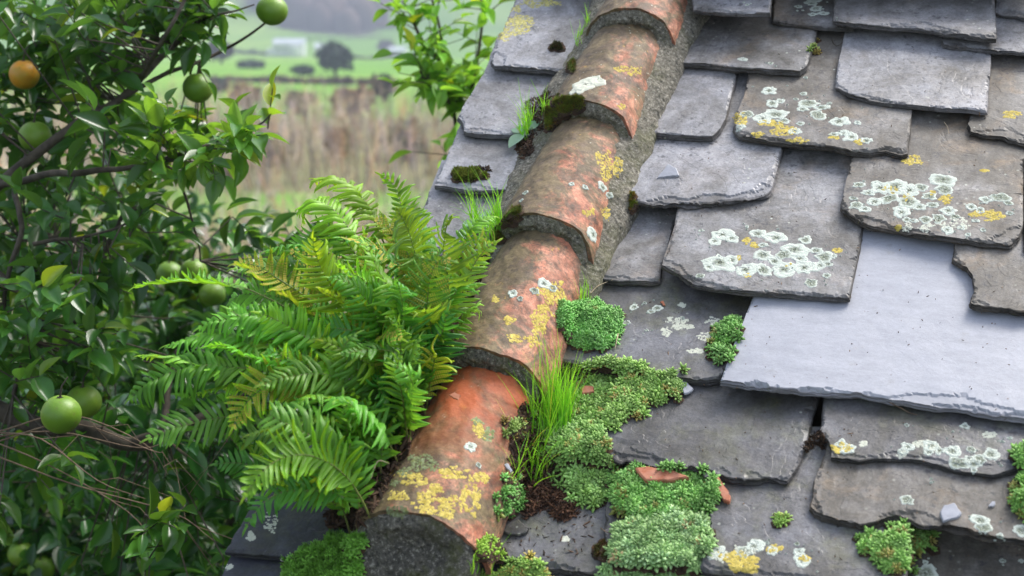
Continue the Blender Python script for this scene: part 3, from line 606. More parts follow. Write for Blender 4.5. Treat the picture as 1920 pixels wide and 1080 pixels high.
for i, L in enumerate([
   [(815,945,40,25,.3),(880,940,19,30,.45),(770,898,28,13,0),(850,888,28,12,0),(898,897,24,9,0),(900,805,12,16,0),(745,930,20,10,0),(820,915,14,7,0)],
   [(1038,560,30,30,0),(1012,605,17,32,0),(968,633,16,9,0),(955,600,12,8,0),(1003,640,14,10,0),(1020,580,12,10,0),(930,560,10,6,0)],
   [(1133,312,18,27,0),(1158,312,11,20,0),(1136,402,10,12,0),(1105,398,12,8,0)],
   [(1168,128,16,7,0),(1190,134,14,7,0),(1165,200,8,5,0)], []]):
    for x, y, rx, ry, rg in L: mb = MB(); granules(mb, x, y, rx*.88, ry*.88, int(20+rx*ry*.34), .0022, rg, edge=.85); put(mb, 'yellow_lichen', M_LY, RT[i])
for i, L in enumerate([[(882,838,11),(897,872,6)], [(1020,532,13),(1036,540,8),(962,550,10),(1002,545,9),(975,560,6)], [(1130,352,12),(1141,366,8),(1097,351,6),(1072,345,6),(1112,440,15),(985,362,6),(978,376,5)], [(1098,158,24),(1118,150,17),(1082,168,14)], []]):
    for x, y, r in L: mb = MB(); rosette(mb, x, y, r, 1.0, .0012, .3); put(mb, 'pale_lichen', M_LP if i in (3,) else M_LW, RT[i])
for x, y, rx, ry in [(745,960,22,10),(790,868,28,16),(760,885,12,9),(740,905,9,6),(895,790,10,6),(915,815,10,12)]: mb = MB(); granules(mb, x, y, rx, ry, int(30+rx*ry*.4), .002, tint=(.42, .62, 1.3)); put(mb, 'olive_lichen', M_LY, RT[0])

# ------------------------------------------------------------------ stonecrop and moss
def make_rosette(layers=((4, .22, .95, .5), (5, .62, .85, .75), (6, 1.0, .45, 1.0)), wid=.44, seed=1):
    r = np.random.default_rng(seed); V = []; T = []; n = 0; Cv = []
    for li, (k, rad, upz, ln) in enumerate(layers):
        for j in range(k):
            a = 2*math.pi*(j+li*.5)/k+r.uniform(-.15, .15); d = np.array([math.cos(a)*rad, math.sin(a)*rad, upz]); d /= np.linalg.norm(d)
            s = np.array([-math.sin(a), math.cos(a), 0]); u = np.cross(d, s); L = ln*r.uniform(.85, 1.1); base = np.array([0, 0, -.12*li])
            c = [base, base+d*L*.55+s*wid*.5*L, base+d*L*.55-s*wid*.5*L, base+d*L*.6+u*wid*.38*L, base+d*L*.6-u*wid*.38*L, base+d*L*.95+s*wid*.22*L, base+d*L*.95-s*wid*.22*L, base+d*L*1.06]
            V += c; T += [[n, n+1, n+3], [n, n+3, n+2], [n, n+2, n+4], [n, n+4, n+1], [n+1, n+5, n+3], [n+3, n+5, n+6], [n+3, n+6, n+2], [n+1, n+4, n+5], [n+4, n+6, n+5], [n+4, n+2, n+6], [n+5, n+7, n+6]]
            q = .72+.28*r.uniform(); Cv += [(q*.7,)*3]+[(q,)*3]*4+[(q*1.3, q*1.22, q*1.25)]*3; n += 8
    return np.array(V), np.array(T), np.array(Cv)
ROS = [make_rosette(seed=s) for s in (1, 2, 3)]
NEEDLE = make_rosette(((6, .25, 1.0, 1.1), (7, .7, .8, 1.0), (7, 1.2, .3, .9)), .12, 5)
SZ = 1.75
def mat_clump(name, label, cat, group, polys, H=.028, size=.0062, spacing=.0068, mat=M_SEDUM, tint=(1, 1, 1), protos=None, red=.10, edge_fall=.02, up=.5, soil=M_SOIL, layers=2):
    pts = []; protos = protos or ROS
    for poly in polys:
        poly = np.array(poly, float); lo, hi = poly.min(0), poly.max(0); cx, cy = poly.mean(0)
        spacing_ = spacing*(1.42 if mat is M_SEDUM else 1); z0 = ((cast(min(max(cx, 2), 1918), min(cy, 1076)) or (at(cx, cy, 2.1),))[0]-CAM)@F; k = spacing_*FPX/z0
        g = np.stack(np.meshgrid(np.arange(lo[0], hi[0], k), np.arange(lo[1], hi[1], k*.72)), -1).reshape(-1, 2)
        g = np.concatenate([g+rng.uniform(-.5, .5, g.shape)*k for _ in range(layers)])
        wob = fbm(np.c_[g*.035, np.zeros(len(g))], 3, int(cx))*20+fbm(np.c_[g*.12, np.zeros(len(g))], 2, int(cy))*7; dist = poly_dist(g, poly)*np.where(in_poly(g, poly), 1, -1)+wob
        keep = (dist > 0) | ((dist > -13) & (rng.random(len(g)) < .10) & (mat is M_SEDUM)); dist = np.maximum(dist, 2)
        for (x, y), d in zip(g[keep], dist[keep]):
            h = cast(x, y)
            if h is None: continue
            dm = d*z0/FPX; e = min(1, dm/edge_fall); pts.append((h[0], h[1], e, x, y))
    P = np.array([p[0] for p in pts]); Nn = np.array([p[1] for p in pts]); E = np.array([p[2] for p in pts])
    lump = .75+.42*fbm(P*38, 3, 31); hh = H*np.sqrt(np.clip(1-(1-E)**2, 0, 1))*lump
    Up = N*.75+np.array([0, -.12, .35])
    hh = hh*.66; base = P+Up*hh[:, None]*rng.uniform(.72, 1.08, (len(P), 1))
    root = empty(name, P.mean(0), ROOF); tag(root, label, cat, group)
    # brown stems and soil beneath
    mb = MB(); q = rng.choice(len(P), min(len(P), 260+len(P)//3), replace=False); sz = rng.uniform(.006, .011, len(q))
    pos = P[q]+Up*(hh[q]*.28)[:, None]; B = basis(Nn[q]*.3+N*.7, rng); M3 = B*np.stack([sz, sz, np.maximum(.002, hh[q]*.55)], 1)[:, None, :]
    stamp(mb, OCT, OCTT, M3, pos, np.ones((len(q), 3))*rng.uniform(.5, 1.1, (len(q), 1))); mb.build('root_mass', soil, root)
    mb = MB(); which = rng.integers(0, len(protos), len(P)); out = rng.normal(size=(len(P), 3))*.28
    gr = (P-P.mean(0)); gr /= (np.linalg.norm(gr, axis=1)[:, None]+1e-6); dirs = Up+out+gr*((1-E)*.8)[:, None]+np.array([0, -.25, 0]); B = basis(dirs, rng)
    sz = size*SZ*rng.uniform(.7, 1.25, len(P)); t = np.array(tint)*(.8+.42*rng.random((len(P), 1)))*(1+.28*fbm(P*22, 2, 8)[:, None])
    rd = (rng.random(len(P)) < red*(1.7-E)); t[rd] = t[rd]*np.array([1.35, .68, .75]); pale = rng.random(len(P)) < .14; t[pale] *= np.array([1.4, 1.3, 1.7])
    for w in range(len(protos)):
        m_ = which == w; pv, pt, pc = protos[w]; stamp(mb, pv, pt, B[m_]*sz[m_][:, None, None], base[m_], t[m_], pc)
    mb.build('foliage', mat, root); return root
GS = 'stonecrop growing on the slates'
mat_clump('stonecrop_clump', 'round dome of green stonecrop against the second ridge tile', 'stonecrop', GS, [[(1050,602),(1060,580),(1100,568),(1143,578),(1166,610),(1160,638),(1130,652),(1080,655),(1052,635)]], .040, .0058, .0056, tint=(.75, 1.0, .85), red=.01, edge_fall=.045, layers=3)
mat_clump('stonecrop_clump', 'long stonecrop mat reaching right to a small slate chip, above the grass', 'stonecrop', GS, [[(1068,745),(1110,692),(1165,680),(1200,683),(1225,703),(1282,714),(1285,732),(1260,745),(1240,752),(1215,750),(1190,775),(1165,800),(1130,808),(1095,800)]], .026, .0066, .0066, tint=(1.05, 1.0, .9), red=.07)
mat_clump('stonecrop_clump', 'stonecrop mound directly right of the main grass tuft', 'stonecrop', GS, [[(1000,790),(1050,765),(1090,775),(1118,800),(1152,835),(1155,882),(1150,918),(1130,950),(1110,948),(1076,938),(1052,905),(1045,865),(1018,832)]], .028, .0066, .0064, tint=(.98, 1.0, .9), red=.06)
mat_clump('stonecrop_clump', 'wide lush stonecrop mat with broken red tile pieces at its upper edge', 'stonecrop', GS, [[(1142,905),(1160,880),(1200,884),(1260,892),(1312,888),(1345,908),(1345,940),(1318,965),(1255,980),(1190,995),(1148,965)]], .032, .0066, .0064, tint=(.82, 1.0, .82), red=.04)
mat_clump('stonecrop_clump', 'pale blue-green stonecrop mat cut by the bottom edge of the picture', 'stonecrop', GS, [[(1160,990),(1200,975),(1260,968),(1318,965),(1328,1000),(1322,1050),(1325,1100),(1120,1110),(1138,1040)]], .034, .0070, .0064, tint=(1.15, 1.08, 1.5), red=.04)
mat_clump('stonecrop_clump', 'small upright stonecrop patch hugging the right side of the front ridge tile', 'stonecrop', GS, [[(932,930),(940,903),(972,893),(984,915),(975,948),(948,966)]], .016, .006, .006, tint=(.75, 1.0, .8), red=.02, edge_fall=.015)
mat_clump('stonecrop_clump', 'yellow-green cushion at the lower right foot of the front ridge tile', 'stonecrop', GS, [[(896,1035),(910,1015),(932,1018),(948,1040),(930,1052),(902,1052)]], .016, .0048, .0046, tint=(1.3, 1.25, .5), red=0, edge_fall=.012)
mat_clump('stonecrop_clump', 'stonecrop tuft with dry stems at the bottom edge, right of the mortar mouth', 'stonecrop', GS, [[(900,1095),(930,1068),(978,1050),(1010,1055),(1030,1080),(1030,1100)]], .02, .0062, .0062, tint=(1.1, 1.05, .8), red=.18)
mat_clump('stonecrop_clump', 'isolated stonecrop clump below the ragged slate at the lower right', 'stonecrop', GS, [[(1610,1018),(1650,1005),(1690,988),(1738,990),(1762,1008),(1738,1038),(1702,1068),(1680,1074),(1645,1050)]], .022, .0060, .0058, tint=(.85, .95, .75), red=.12, edge_fall=.022)
for lb, pl in (('upper little stonecrop tuft tucked against the left edge of the pale slate', [(1345,625),(1365,605),(1388,602),(1390,625),(1370,645),(1350,640)]), ('lower little stonecrop tuft tucked against the left edge of the pale slate', [(1332,660),(1350,648),(1372,655),(1368,680),(1345,682)])): mat_clump('stonecrop_clump', lb, 'stonecrop', GS, [pl], .022, .0060, .0058, tint=(.72, .9, .75), red=.06, edge_fall=.02)
for lb, pl in (('larger stonecrop clump cut by the right edge of the picture', [(1890,925),(1900,900),(1930,888),(1945,990),(1908,965),(1893,945)]), ('upper smaller stonecrop clump at the right edge of the picture', [(1906,862),(1920,840),(1945,840),(1945,885),(1918,885)])): mat_clump('stonecrop_clump', lb, 'stonecrop', GS, [pl], .026, .0062, .006, tint=(.8, .95, .7), red=.10)
mat_clump('stonecrop_clump', 'small brownish stonecrop sprig beside the top of the front ridge tile', 'stonecrop', GS, [[(945,800),(955,784),(978,786),(985,805),(970,820),(950,815)]], .015, .0055, .0055, tint=(1.1, .9, .8), red=.3, edge_fall=.012)
mat_clump('stonecrop_clump', 'tiny stonecrop sprig at the corner of a slate near the top', 'stonecrop', GS, [[(1519,86),(1530,80),(1540,92),(1530,100),(1520,98)]], .008, .006, .006, tint=(.9, .8, .6), red=.3, edge_fall=.008)
mat_clump('stonecrop_clump', 'tiny stonecrop sprig alone on the slate with the round yellow lichen', 'stonecrop', GS, [[(1458,975),(1464,967),(1474,972),(1474,984),(1462,986)]], .007, .0055, .006, tint=(1, .95, .7), red=.1, edge_fall=.008)
GM = 'moss cushions on the roof'
mat_clump('moss_cushion', 'deep green leafy moss at the left foot of the front ridge tile', 'moss', GM, [[(545,1065),(580,1032),(625,1012),(690,1005),(680,1040),(670,1100),(540,1100)]], .028, .0062, .0056, tint=(.62, .85, .35), red=.0, protos=[NEEDLE]+ROS[:1], layers=3)
mat_clump('moss_cushion', 'olive moss cushion on the collar between the third and fourth ridge tiles', 'moss', GM, [[(1030,235),(1045,205),(1062,188),(1092,190),(1093,205),(1070,212),(1045,232),(1028,245)]], .012, .0042, .0036, M_MOSS, tint=(1.7, 1.6, .9), protos=[NEEDLE], red=.12, edge_fall=.02, layers=3)
mat_clump('moss_cushion', 'yellow-green moss lump on a verge slate left of the ridge', 'moss', GM, [[(852,328),(868,322),(900,322),(922,322),(920,336),(890,340),(858,338)]], .012, .004, .0036, M_MOSS, tint=(1.5, 1.35, .8), protos=[NEEDLE], red=0, edge_fall=.01, layers=3)
mat_clump('moss_cushion', 'dark crumb of moss on the uppermost verge slate', 'moss', GM, [[(1020,90),(1032,84),(1055,84),(1054,93),(1035,97)]], .008, .0035, .0035, M_MOSS, tint=(.4, .35, .3), protos=[NEEDLE], red=.3, edge_fall=.008)
mat_clump('moss_cushion', 'brown-green moss crumb on the soil-strewn slate beside the pale stonecrop', 'moss', GM, [[(1120,1030),(1132,1020),(1150,1028),(1148,1045),(1128,1048)]], .01, .004, .004, M_MOSS, tint=(.8, .6, .6), protos=[NEEDLE], red=.4, edge_fall=.01)
mat_clump('moss_cushion', 'thin strip of moss along the left side of the third ridge tile', 'moss', GM, [[(925,448),(950,405),(975,395),(965,415),(945,440),(925,480)]], .012, .004, .004, M_MOSS, tint=(1.2, 1.2, .7), protos=[NEEDLE], red=.1, edge_fall=.012)
mat_clump('moss_cushion', 'thin strip of moss along the left side of the fourth ridge tile', 'moss', GM, [[(1040,180),(1060,135),(1075,115),(1078,128),(1062,160),(1050,195)]], .010, .004, .004, M_MOSS, tint=(1.2, 1.2, .7), protos=[NEEDLE], red=.1, edge_fall=.012)
mat_clump('moss_cushion', 'little moss tuft at the right edge of the mortar, below the triangular chip', 'moss', GM, [[(1184,368),(1192,366),(1196,385),(1187,394)]], .006, .004, .004, M_MOSS, tint=(1.8, 1.7, .9), protos=[NEEDLE], red=.3, edge_fall=.01)

# ------------------------------------------------------------------ soil and debris
def litter(label, polys, n, H=.012, size=.004, tint=(1, 1, 1), fib=.6):
    mb = MB(); P = []
    for poly in polys:
        poly = np.array(poly, float); lo, hi = poly.min(0), poly.max(0); g = rng.uniform(lo, hi, (n*3, 2)); g = g[in_poly(g, poly)][:n]
        dist = poly_dist(g, poly)
        for (x, y), d in zip(g, dist):
            h = cast(x, y)
            if h is not None: P.append(h[0]+N*H*min(1, d/18)*rng.uniform(.0, 1))
    P = np.array(P); k = len(P); B = basis(rng.normal(size=(k, 3))+N*.6, rng); s = size*rng.uniform(.3, 1.3, k); ln = np.where(rng.random(k) < fib, 2.6, 1.0)
    M3 = B*np.stack([s*ln, s*.5, s*.5], 1)[:, None, :]; full = np.concatenate([OCT, [[0, 0, -.7]]]); ft = np.concatenate([OCTT, OCTT[:, ::-1]*1]); ft[5:][ft[5:] == 5] = 6
    stamp(mb, full, ft, M3, P, np.array(tint)*rng.uniform(.4, 1.6, (k, 1)))
    return tag(mb.build('leaf_litter', M_SOIL, smooth=False), label, 'leaf litter', 'plant litter lying on the roof', 'stuff')
litter('brown litter and roots under the fern, left of the front ridge tiles', [[(655,1000),(700,960),(760,860),(830,700),(905,520),(925,480),(905,470),(850,560),(760,700),(690,800),(640,900),(610,985)]], 2600, .03, .006)
litter('brown rootlets and crumbs on the dark slate under the grass', [[(975,905),(1010,890),(1060,925),(1085,935),(1085,965),(1060,980),(1040,975),(1020,955),(985,975),(975,950)]], 900, .012, .0036, (1.2, 1, .9))
litter('soil under the main grass tuft', [[(955,830),(975,760),(1060,740),(1060,820),(1050,900),(1020,930),(960,900)]], 1300, .014, .005)
litter('brown crumbs at the foot of the grass beside the verge slates', [[(965,280),(975,262),(1000,255),(1000,285),(980,300)], [(985,190),(1035,170),(1025,240),(990,270)]], 260, .014, .004)
litter('scattered specks of soil on the damp slates', [[(930,1000),(1120,960),(1130,1050),(950,1050)]], 70, .001, .0028)
litter('dark rotted debris wedged in the gap between two slates below the pale slate', [[(1505,840),(1515,820),(1540,805),(1552,830),(1545,845),(1530,835),(1512,850)]], 200, .006, .003, (.8, .8, .7))
litter('crumbs in the crack beside the moss on the verge slate', [[(880,318),(890,312),(918,312),(922,322),(885,324)]], 110, .010, .003, (.6, .6, .6))

litter('tiny crumbs and grit scattered over all the slates right of the ridge', [[(1180,700),(1240,380),(1340,60),(1900,20),(1900,1070),(1350,1070)]], 420, .0006, .0016, (2.2, 2.4, 2.4), .3)
# loose chips, tile shards and twigs
def chip(name, label, px, mat, h=.004, th=.004, cat='slate chip', tiltv=(0, 0), group=None):
    c = np.mean(px, 0); b = cast(*c); p, n = b[0], N+C*tiltv[0]+D*tiltv[1]; n = n/np.linalg.norm(n)
    pts = []
    for x, y in px:
        r = ray(x, y); k = ((p+n*(h+th)-CAM)@n)/(r@n); pts.append(CAM+r*k)
    # subdivide outline
    o = []
    for i in range(len(pts)):
        a, d = pts[i], pts[(i+1) % len(pts)]-pts[i]
        for j in range(4): o.append(a+d*j/4+(C*rng.uniform(-1, 1)+D*rng.uniform(-1, 1))*.0008)
    o = np.array(o); m = len(o); ctr = o.mean(0); inn = ctr+(o-ctr)*.9+n*.0006
    V = np.concatenate([inn, o-n*.0008, o+(o-ctr)*.02-n*th, [ctr+n*.0008]]); i = np.arange(m); j = (i+1) % m
    T = np.concatenate([np.stack([i, j, np.full(m, 3*m)], 1), np.stack([i, m+i, m+j], 1), np.stack([i, m+j, j], 1), np.stack([m+i, 2*m+i, 2*m+j], 1), np.stack([m+i, 2*m+j, m+j], 1)])
    mb = MB(); mb.add(V, T); return tag(mb.build(name, mat, origin=ctr, rot=ROOF, smooth=False), label, cat, group)
GC = 'loose slate chips lying on the roof'
chip('slate_chip', 'pale triangular slate chip on the slate beside the mortar', [(1231,334),(1252,307),(1268,314),(1274,329),(1250,331)], M_SL_CLEAN, .003, .003, 'slate chip', (0, -.1), GC)
chip('slate_chip', 'five-sided pale slate chip on the ragged brown slate', [(1762,962),(1770,946),(1790,943),(1803,960),(1800,968),(1768,978)], M_SL_CLEAN, .001, .003, 'slate chip', (0, 0), GC)
chip('slate_chip', 'tiny pale slate chip right of the five-sided one', [(1852,949),(1860,940),(1867,941),(1865,949)], M_SL_CLEAN, .001, .002, 'slate chip', (0, 0), GC)
chip('slate_chip', 'slate chip at the right end of the long stonecrop mat', [(1268,708),(1278,709),(1301,728),(1294,736),(1283,738)], M_SL_CLEAN, .006, .003, 'slate chip', (.1, 0), GC)
chip('slate_chip', 'dark blue slate chip on the damp slate near the front ridge tile', [(944,998),(950,985),(972,974),(990,990),(988,997),(975,1002),(958,1003)], M_SL_DARK, .002, .005, 'slate chip', (0, 0), GC)
chip('slate_chip', 'small dark slate chip standing against the side of the front ridge tile', [(944,870),(953,868),(961,884),(957,886)], M_SL_CLEAN, .004, .002, 'slate chip', (.3, 0), GC)
chip('slate_chip', 'small slate chip under the curled edge of the dark speckled slate', [(1318,888),(1325,885),(1342,886),(1335,895),(1322,895)], M_SL_BLUE, .002, .003, 'slate chip', (0, 0), GC)
M_SHARD = simple('broken_terracotta', (.42, .13, .06), (.50, .22, .14), 60, .8, .5, .002)
GP = 'broken pieces of clay tile'
chip('tile_shard', 'flat broken piece of red clay tile bedded in the wide stonecrop mat', [(1190,877),(1215,874),(1262,882),(1292,893),(1255,900),(1208,900)], M_SHARD, .018, .010, 'tile shard', (0, .05), GP)
chip('tile_shard', 'narrow orange clay tile shard lying right of the wide stonecrop mat', [(1338,895),(1347,893),(1360,912),(1370,930),(1368,940),(1358,938),(1348,922)], M_SHARD, .004, .006, 'tile shard', (0, 0), GP)
chip('tile_shard', 'small red clay piece half hidden in the long stonecrop mat', [(1088,728),(1096,722),(1112,724),(1114,734),(1092,738)], M_SHARD, .018, .006, 'tile shard', (0, 0), GP)
chip('dead_leaf', 'curled brown dead leaf by the front ridge tile under the fern', [(842,742),(852,735),(864,741),(858,750)], M_SHARD, .03, .001, 'dead leaf')
chip('dead_leaf', 'tiny rust red dead leaf on the slate with cream lichens', [(1238,566),(1243,563),(1248,572),(1244,573)], M_SHARD, .002, .001, 'dead leaf')
def twig(label, pts, r=.0008, mat=M_TWIG, h=.004, group='dry twigs and stalks on the roof'):
    q = []
    for i, (x, y) in enumerate(pts):
        c = cast(x, y); q.append(c[0]+N*h*(1+.4*math.sin(i*2.3)))
    mb = MB(); tube(mb, smooth_path(q, 14), r, r*.5, 5); return tag(mb.build('dry_twig', mat), label, 'twig', group)
M_STRAW = simple('straw', (.42, .32, .20), (.55, .45, .30), 60, .8, .2, .001)
twig('thin curved twig in the shadow under the big pale slate', [(1668,758),(1690,770),(1705,776),(1720,782)], .0010)
twig('straw stalk at the mortar edge above the round stonecrop dome', [(1108,553),(1122,540),(1140,530),(1150,528)], .0007, M_STRAW)
twig('pale straw stalk below the round stonecrop dome', [(1160,632),(1158,645),(1154,657)], .0012, M_STRAW, .008)
twig('dark hooked twig beside the slate with the nail hole', [(1560,78),(1563,86),(1570,88),(1580,84)], .0012, M_BARK)
twig('forked twig on the soil-strewn slate', [(1127,993),(1135,1000),(1146,1002)], .0008)
twig('pale dry stalk lying beside the fern base', [(706,925),(722,902),(736,886)], .0014, M_STRAW, .035)
twig('white thread-like stalk on the brown slate near the right', [(1770,232),(1776,242),(1779,252)], .0006, M_STRAW)

# ------------------------------------------------------------------ grass and small plants
def blade(mb, p, d, L, w, bend, col):
    n = 6; t = np.linspace(0, 1, n); side = np.cross(d, [0, 0, 1.0]); side = side/(np.linalg.norm(side)+1e-6)
    ang = rng.uniform(0, 6.28); sd = side*math.cos(ang)+np.cross(d, side)*math.sin(ang)
    c = p+np.outer(t, d)*L+np.outer(t**2, bend)*L; ww = w*(1-t**1.6)*.5+.00012
    V = np.stack([c-sd*ww[:, None], c+sd*ww[:, None]], 1).reshape(-1, 3); T = []
    for i in range(n-1): T += [[2*i, 2*i+1, 2*i+3], [2*i, 2*i+3, 2*i+2]]
    mb.add(V, T, col)
def grass(label, spots, n, L, w=.0017, lean=(0, 0, 1), spread=.22, straw=.03):
    mb = MB()
    for i in range(n):
        cx, cy, rx, ry = spots[i % len(spots)]; a = rng.uniform(0, 6.28); q = math.sqrt(rng.random()); h = cast(cx+rx*q*math.cos(a), cy+ry*q*math.sin(a))
        if h is None: continue
        d = np.array(lean, float)+rng.normal(size=3)*spread*.6; d /= np.linalg.norm(d); bend = rng.normal(size=3)*spread+np.array([0, 0, -.12])
        col = np.array([1, 1, 1])*rng.uniform(.65, 1.2)*(1+rng.uniform(-.15, .2)*np.array([1, 0, 0]))
        if rng.random() < straw: col = col*np.array([2.2, .9, 2])
        blade(mb, h[0]-N*.002, d, L*rng.uniform(.45, 1.1), w*rng.uniform(.7, 1.2), bend, col)
    return tag(mb.build('grass_tuft', M_GRASS, smooth=False), label, 'grass tuft', 'grass tufts growing on the roof')
grass('big bright green grass tuft in front of the second ridge tile', [(1025,815,38,28), (1040,790,24,22), (1060,800,14,18)], 260, .125, .0021, (-.02, .0, 1), .17)
grass('loose grass blades leaning over the right side of the front ridge tile', [(980,900,24,30), (1000,870,22,30), (1010,900,20,20)], 80, .095, .0018, (.02, -.05, 1), .38, .08)
grass('two short grass blades at the upper edge of the long stonecrop mat', [(1103,702,7,4)], 8, .036, .0018, (0, 0, 1), .05)
grass('bright grass tuft on the verge slate just above the fern', [(915,455,26,14), (930,425,12,20), (890,430,10,10)], 120, .085, .0018, (-.08, 0, 1), .28)
grass('short grass tuft beside the glaucous seedling, left of the third ridge tile', [(985,258,9,12), (990,240,10,10)], 60, .075, .0016, (-.1, 0, 1), .25)
grass('small grass sprig by the moss between third and fourth ridge tiles', [(1022,215,9,8)], 30, .055, .0016, (-.05, 0, 1), .22)
grass('few grass blades at the bottom edge below the cushion', [(920,1075,20,6), (890,1075,10,6)], 16, .05, .0015, (0, 0, 1), .35)
grass('thin grass growing between mortar and the round stonecrop dome', [(1095,565,14,8)], 26, .045, .0013, (0, 0, 1), .2)
grass('sparse grass at the left foot of the uppermost ridge tile', [(1085,75,8,14), (1100,45,6,10)], 26, .04, .0015, (0, 0, 1), .25)
grass('three blades sprouting from the wide stonecrop mat by the tile shard', [(1262,890,8,4), (1150,895,6,4)], 9, .03, .0014, (0, 0, 1), .15)
def leaf_proto(nl=8, fold=.25, curl=.25, shape=1.0, wave=0):
    V = []; T = []
    for i in range(nl+1):
        t = i/nl; w = math.sin(math.pi*min(1, t**.85))**.9*.5*shape+.004; z = -curl*t*t+.05*wave*math.sin(t*9)
        V += [[-w, t, z+fold*w], [-w*.5, t, z+fold*w*.35], [0, t, z], [w*.5, t, z+fold*w*.35], [w, t, z+fold*w]]
    for i in range(nl):
        for j in range(4): a = i*5+j; T += [[a, a+1, a+6], [a, a+6, a+5]]
    return np.array(V), np.array(T)
def put_leaf(mb, p, d, up, L, w, col, fold=.25, curl=.3):
    V, T = leaf_proto(7, fold, curl, 1); d = d/np.linalg.norm(d); x = np.cross(d, up); x /= np.linalg.norm(x); z = np.cross(x, d)
    mb.add(p+np.outer(V[:, 0]*w, x)+np.outer(V[:, 1]*L, d)+np.outer(V[:, 2]*L, z), T, col)
def seedling(label, base, tips, w=.022):
    b = cast(*base)[0]; root = empty('broadleaf_seedling', b, ROOF); tag(root, label, 'seedling', 'pale broad-leaved seedlings on the roof')
    for (x, y, dz) in tips:
        z = (b-CAM)@F+dz; tip = at(x, y, z); mb = MB(); d = tip-b; L = np.linalg.norm(d); put_leaf(mb, b+d*.12, d, N+np.array([0, 0, .5]), L*.95, w, (1, 1, 1), .15, .15); mb.build('leaf', M_BROAD, root)
seedling('pale glaucous seedling among grass, left of the third ridge tile', (985,248), [(955,270,-.03), (1015,222,0.0), (960,240,.01)], .026)
seedling('larger pale glaucous seedling just above the fern, beside the third ridge tile', (905,425), [(945,412,-.02), (872,418,-.03), (925,392,.02), (865,440,-.06)], .036)
# ------------------------------------------------------------------ the fern
fern = empty('polypody_fern', cast(735, 900)[0], ROOF)
tag(fern, 'big bushy green fern with arching fronds, rooted left of the ridge tiles', 'fern')
def bez(a, b, c, d, n):
    t = np.linspace(0, 1, n)[:, None]; return a*(1-t)**3+3*b*t*(1-t)**2+3*c*t*t*(1-t)+d*t**3
def pinna_proto(seg=6):
    V = []; T = []
    for i in range(seg+1):
        t = i/seg; w = .5*(1-.25*t)*(1-max(0, t-.72)**1.4*7.5)+.02; w = max(.03, w)
        z = .10*math.sin(t*3.0)-.34*t*t; V += [[t, -w, z-.05], [t, -w*.45, z+.05], [t, 0, z], [t, w*.45, z+.05], [t, w, z-.05]]
    for i in range(seg):
        for j in range(4): a = i*5+j; T += [[a, a+5, a+6], [a, a+6, a+1]]
    return np.array(V, float), np.array(T)
PV, PT = pinna_proto()
SORI = simple('fern_sori', (.50, .38, .05), (.62, .50, .10), 60, .9, .3, .001, True)
